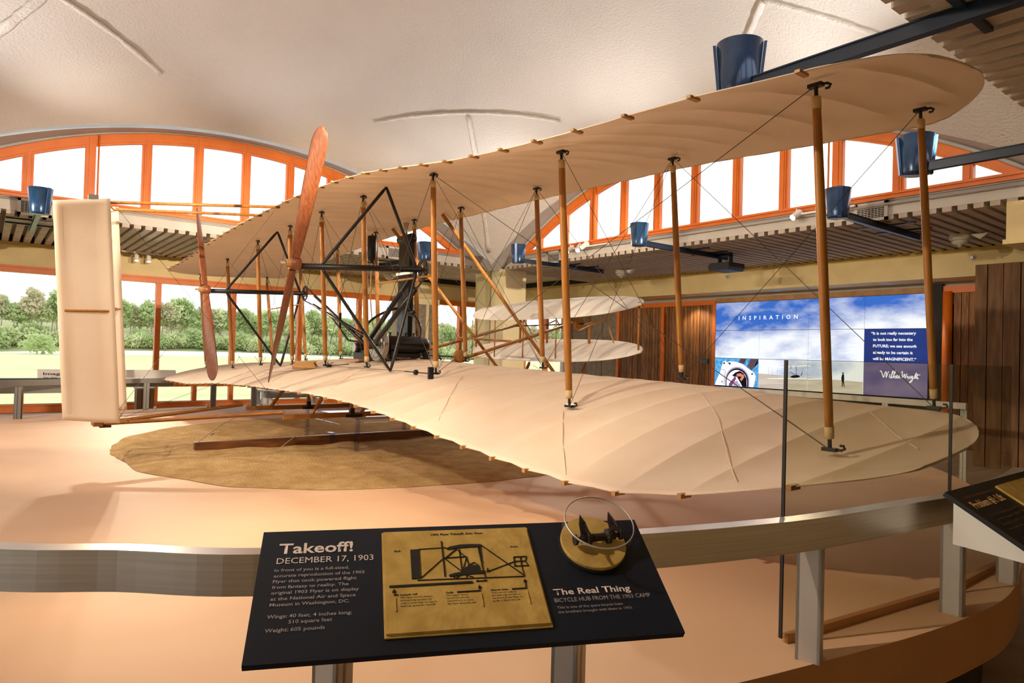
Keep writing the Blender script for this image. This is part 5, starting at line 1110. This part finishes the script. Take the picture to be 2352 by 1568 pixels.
# ---- video wall
def video_wall():
    Y = 15.03; x0, z1 = -10.665, 1.432; tw, th = 1.2635, .7115
    t = thing('video_wall', (-8.14, 15.1, FL), 'large video wall of twelve screens showing a blue sky, an astronaut and a quotation', 'screen')
    for r in range(3):
        for c in range(4):
            mt = 'screen_sky'
            if (r, c) == (2, 0): mt = 'screen_earth'
            if (r, c) == (1, 3): mt = 'screen_navy'
            if (r, c) == (2, 3): mt = 'screen_mauve'
            a, b = x0 + c * tw, z1 - r * th
            s = MB().bx(a + .005, a + tw - .005, Y, Y + .012, b - th + .005, b - .005).build('screen', mt, t)
            MB().bx(a, a + tw, Y + .012, Y + .09, b - th, b).build('bezel', 'black_plastic', s)
    def tile(c, r):
        a, b = x0 + c * tw, z1 - r * th
        return lambda u, v, n=0: (a + u * tw, Y - .0008 - n, b - v * th)
    def flat(P, pts, mt, n, nm='picture'):
        return MB().prism([P(u, v, n) for u, v in pts], (0, .0006, 0)).build(nm, mt, t)
    def arc(cx, cy_, rx, ry, a0, a1, k=18): return [(cx + rx * math.cos(math.radians(a0 + (a1 - a0) * i / k)), cy_ + ry * math.sin(math.radians(a0 + (a1 - a0) * i / k))) for i in range(k + 1)]
    # astronaut over the sea
    P = tile(0, 2); E_ = .004
    def inn(p): return (min(.995, max(.005, p[0])), min(.992, max(.008, p[1])))
    F = lambda pts, mt, n: flat(P, [inn(p) for p in pts], mt, n)
    F([(.60, .01), (.74, .01), (.685, .20), (.565, .14)], 'screen_ink', .001); F([(.82, .01), (.99, .01), (.99, .16), (.86, .40), (.755, .28)], 'screen_ink', .001)
    for k in range(4): F([(.615 + k * .033, .01), (.622 + k * .033, .01), (.585 + k * .03, .15 + k * .012), (.578 + k * .03, .15 + k * .012)], 'screen_rose', .002)
    for k in range(6): F([(.83 + k * .028, .01), (.837 + k * .028, .01), (.772 + k * .02, .29 + k * .02), (.765 + k * .02, .29 + k * .02)], 'screen_rose', .002)
    F([(.02, .99), (.05, .82), (.14, .50), (.15, .40), (.20, .13), (.26, .10), (.30, .16), (.34, .11), (.50, .12), (.66, .20), (.79, .36), (.86, .42), (.92, .50), (.95, .62), (.93, .80), (.90, .99)], 'screen_white', .003)
    F(arc(.535, .80, .275, .50, 180, 360) + [(.81, .99), (.26, .99)], 'screen_lilac', .004); F(arc(.535, .82, .255, .47, 180, 360) + [(.79, .99), (.28, .99)], 'screen_ink', .005)
    F(arc(.53, .84, .235, .43, 180, 360) + [(.765, .99), (.295, .99)], 'screen_white', .006); F([(.42, .62), (.50, .50), (.60, .44), (.68, .52), (.75, .70), (.76, .99), (.66, .99), (.55, .70)], 'screen_ink', .007)
    F([(.36, .90), (.50, .62), (.56, .60), (.42, .99), (.35, .99)], 'screen_plum', .008); F([(.52, .56), (.60, .52), (.69, .58), (.70, .66), (.64, .80), (.60, .74), (.64, .64), (.54, .64)], 'screen_coral', .009)
    F([(.46, .85), (.55, .78), (.60, .85), (.62, .99), (.45, .99)], 'screen_lilac', .009); F([(.50, .66), (.54, .66), (.63, .90), (.58, .90)], 'screen_white', .010)
    F([(.205, .17), (.245, .15), (.25, .20), (.21, .22)], 'screen_ink', .004); F([(.325, .155), (.38, .16), (.375, .24), (.33, .21)], 'screen_dusk', .004); F(arc(.87, .53, .02, .03, 0, 360, 10)[:-1], 'screen_ink', .004)
    F([(.155, .40), (.245, .42), (.24, .44), (.15, .42)], 'screen_lilac', .004); F([(.18, .82), (.20, .84), (.195, .90), (.18, .88)], 'screen_ink', .004); F([(.25, .45), (.265, .45), (.24, .95), (.225, .95)], 'screen_lilac', .004)
    # dunes with a pale aircraft and a man standing
    for c, L_ in ((1, (.50, .56)), (2, (.56, .62))):
        P = tile(c, 2); flat(P, [(.006, L_[0]), (.994, L_[1]), (.994, .990), (.006, .990)], 'screen_sand', .001, 'dunes')
    P = tile(1, 2)
    for a, b in (((.20, .30), (.99, .18)), ((.20, .66), (.99, .60))): flat(P, [(a[0], a[1] - .012), (b[0], b[1] - .03), (b[0], b[1] + .02), (a[0], a[1] + .012)], 'screen_white', .002)
    P2 = tile(2, 2); flat(P2, [(.005, .59), (.30, .56), (.30, .60), (.005, .63)], 'screen_white', .002); flat(P2, [(.005, .16), (.05, .17), (.05, .20), (.005, .20)], 'screen_white', .002)
    for u in (.22, .30, .40, .55, .66, .78, .9): flat(P, [(u, .27), (u + .004, .27), (u + .004, .63), (u, .63)], 'screen_lilac', .002)
    flat(P, [(.66, .58), (.70, .52), (.80, .49), (.86, .52), (.84, .57), (.74, .60)], 'screen_ink', .003); flat(P, [(.775, .20), (.785, .20), (.79, .52), (.78, .52)], 'screen_dusk', .003); flat(P, [(.67, .21), (.68, .21), (.68, .30), (.67, .30)], 'screen_ink', .003)
    flat(P, [(.66, .40), (.675, .40), (.78, .51), (.77, .52)], 'screen_dusk', .003); flat(P, [(.87, .50), (.90, .38), (.91, .38), (.885, .51)], 'screen_dusk', .003)
    flat(P, [(.05, .90), (.86, .76), (.86, .775), (.05, .92)], 'screen_lilac', .002, 'shadow_print')
    P = tile(2, 2); bx_ = .655; k = .0
    flat(P, [(.632, .42), (.655, .40), (.672, .43), (.67, .50), (.675, .55), (.668, .62), (.682, .80), (.668, .80), (.652, .66), (.645, .80), (.632, .80), (.635, .62), (.625, .62), (.622, .52)], 'screen_ink', .002, 'man_silhouette')
    flat(P, arc(.650, .375, .013, .03, 0, 360, 12)[:-1], 'screen_ink', .003, 'man_silhouette'); flat(P, [(.636, .355), (.665, .352), (.665, .362), (.636, .365)], 'screen_ink', .003, 'man_silhouette'); flat(P, [(.66, .795), (.76, .775), (.76, .785), (.67, .81)], 'screen_lilac', .002, 'shadow_print')
    X, Z, M_ = (1, 0, 0), (0, 0, -1), (0, -1, 0)
    lt = lambda txt, x, z, w, h, b=.015: lettering(txt, (x, Y, z), X, Z, M_, w, h, 'lettering', 'screen_white', t, b, lift=.003)
    lt('I  N  S  P  I  R  A  T  I  O  N', -9.978, .980, 1.574, .098, .02)
    for txt, x, z, w in (('\u201cIt is not really necessary', -6.729, .597, .892), ('to look too far into the', -6.689, .464, .788), ('FUTURE; we see enough', -6.686, .327, .859), ('already to be certain it', -6.684, .190, .788), ('will be MAGNIFICENT.\u201d', -6.687, .055, .859)): lt(txt, x, z, w, .060, .03)
    # handwritten signature
    sig = [[(0, .12), (.03, .05), (.07, .40), (.10, .62), (.13, .25), (.17, .12), (.17, .62), (.22, .15), (.24, .10)], [(.27, .30), (.26, .60), (.29, .62)], [(.29, .62), (.36, .10), (.34, .05), (.31, .60), (.34, .64)], [(.34, .64), (.42, .05), (.40, .04), (.37, .60), (.42, .45), (.44, .60), (.40, .66)], [(.44, .45), (.47, .40), (.46, .62), (.49, .62), (.52, .40), (.52, .62), (.55, .60)],
           [(.58, .10), (.60, .05), (.60, .62), (.66, .25), (.67, .62), (.72, .20)], [(.72, .55), (.74, .42), (.75, .62), (.78, .62)], [(.78, .42), (.79, .60), (.82, .58)], [(.86, .40), (.82, .45), (.83, .60), (.87, .42), (.85, .85), (.80, 1.0), (.80, .90), (.90, .58)], [(.90, .60), (.96, .10), (.93, .62), (.95, .42), (.97, .60), (1.0, .55)], [(.99, .18), (.98, .60), (1.02, .60)], [(.94, .34), (1.06, .26)]]
    for st in sig:
        P3 = catmull([(-6.53 + u * .74, Y - .006, -.165 - v * .23) for u, v in st], 6); MB().tube(P3, .0085, 5).build('signature_stroke', 'screen_white', t)
video_wall()
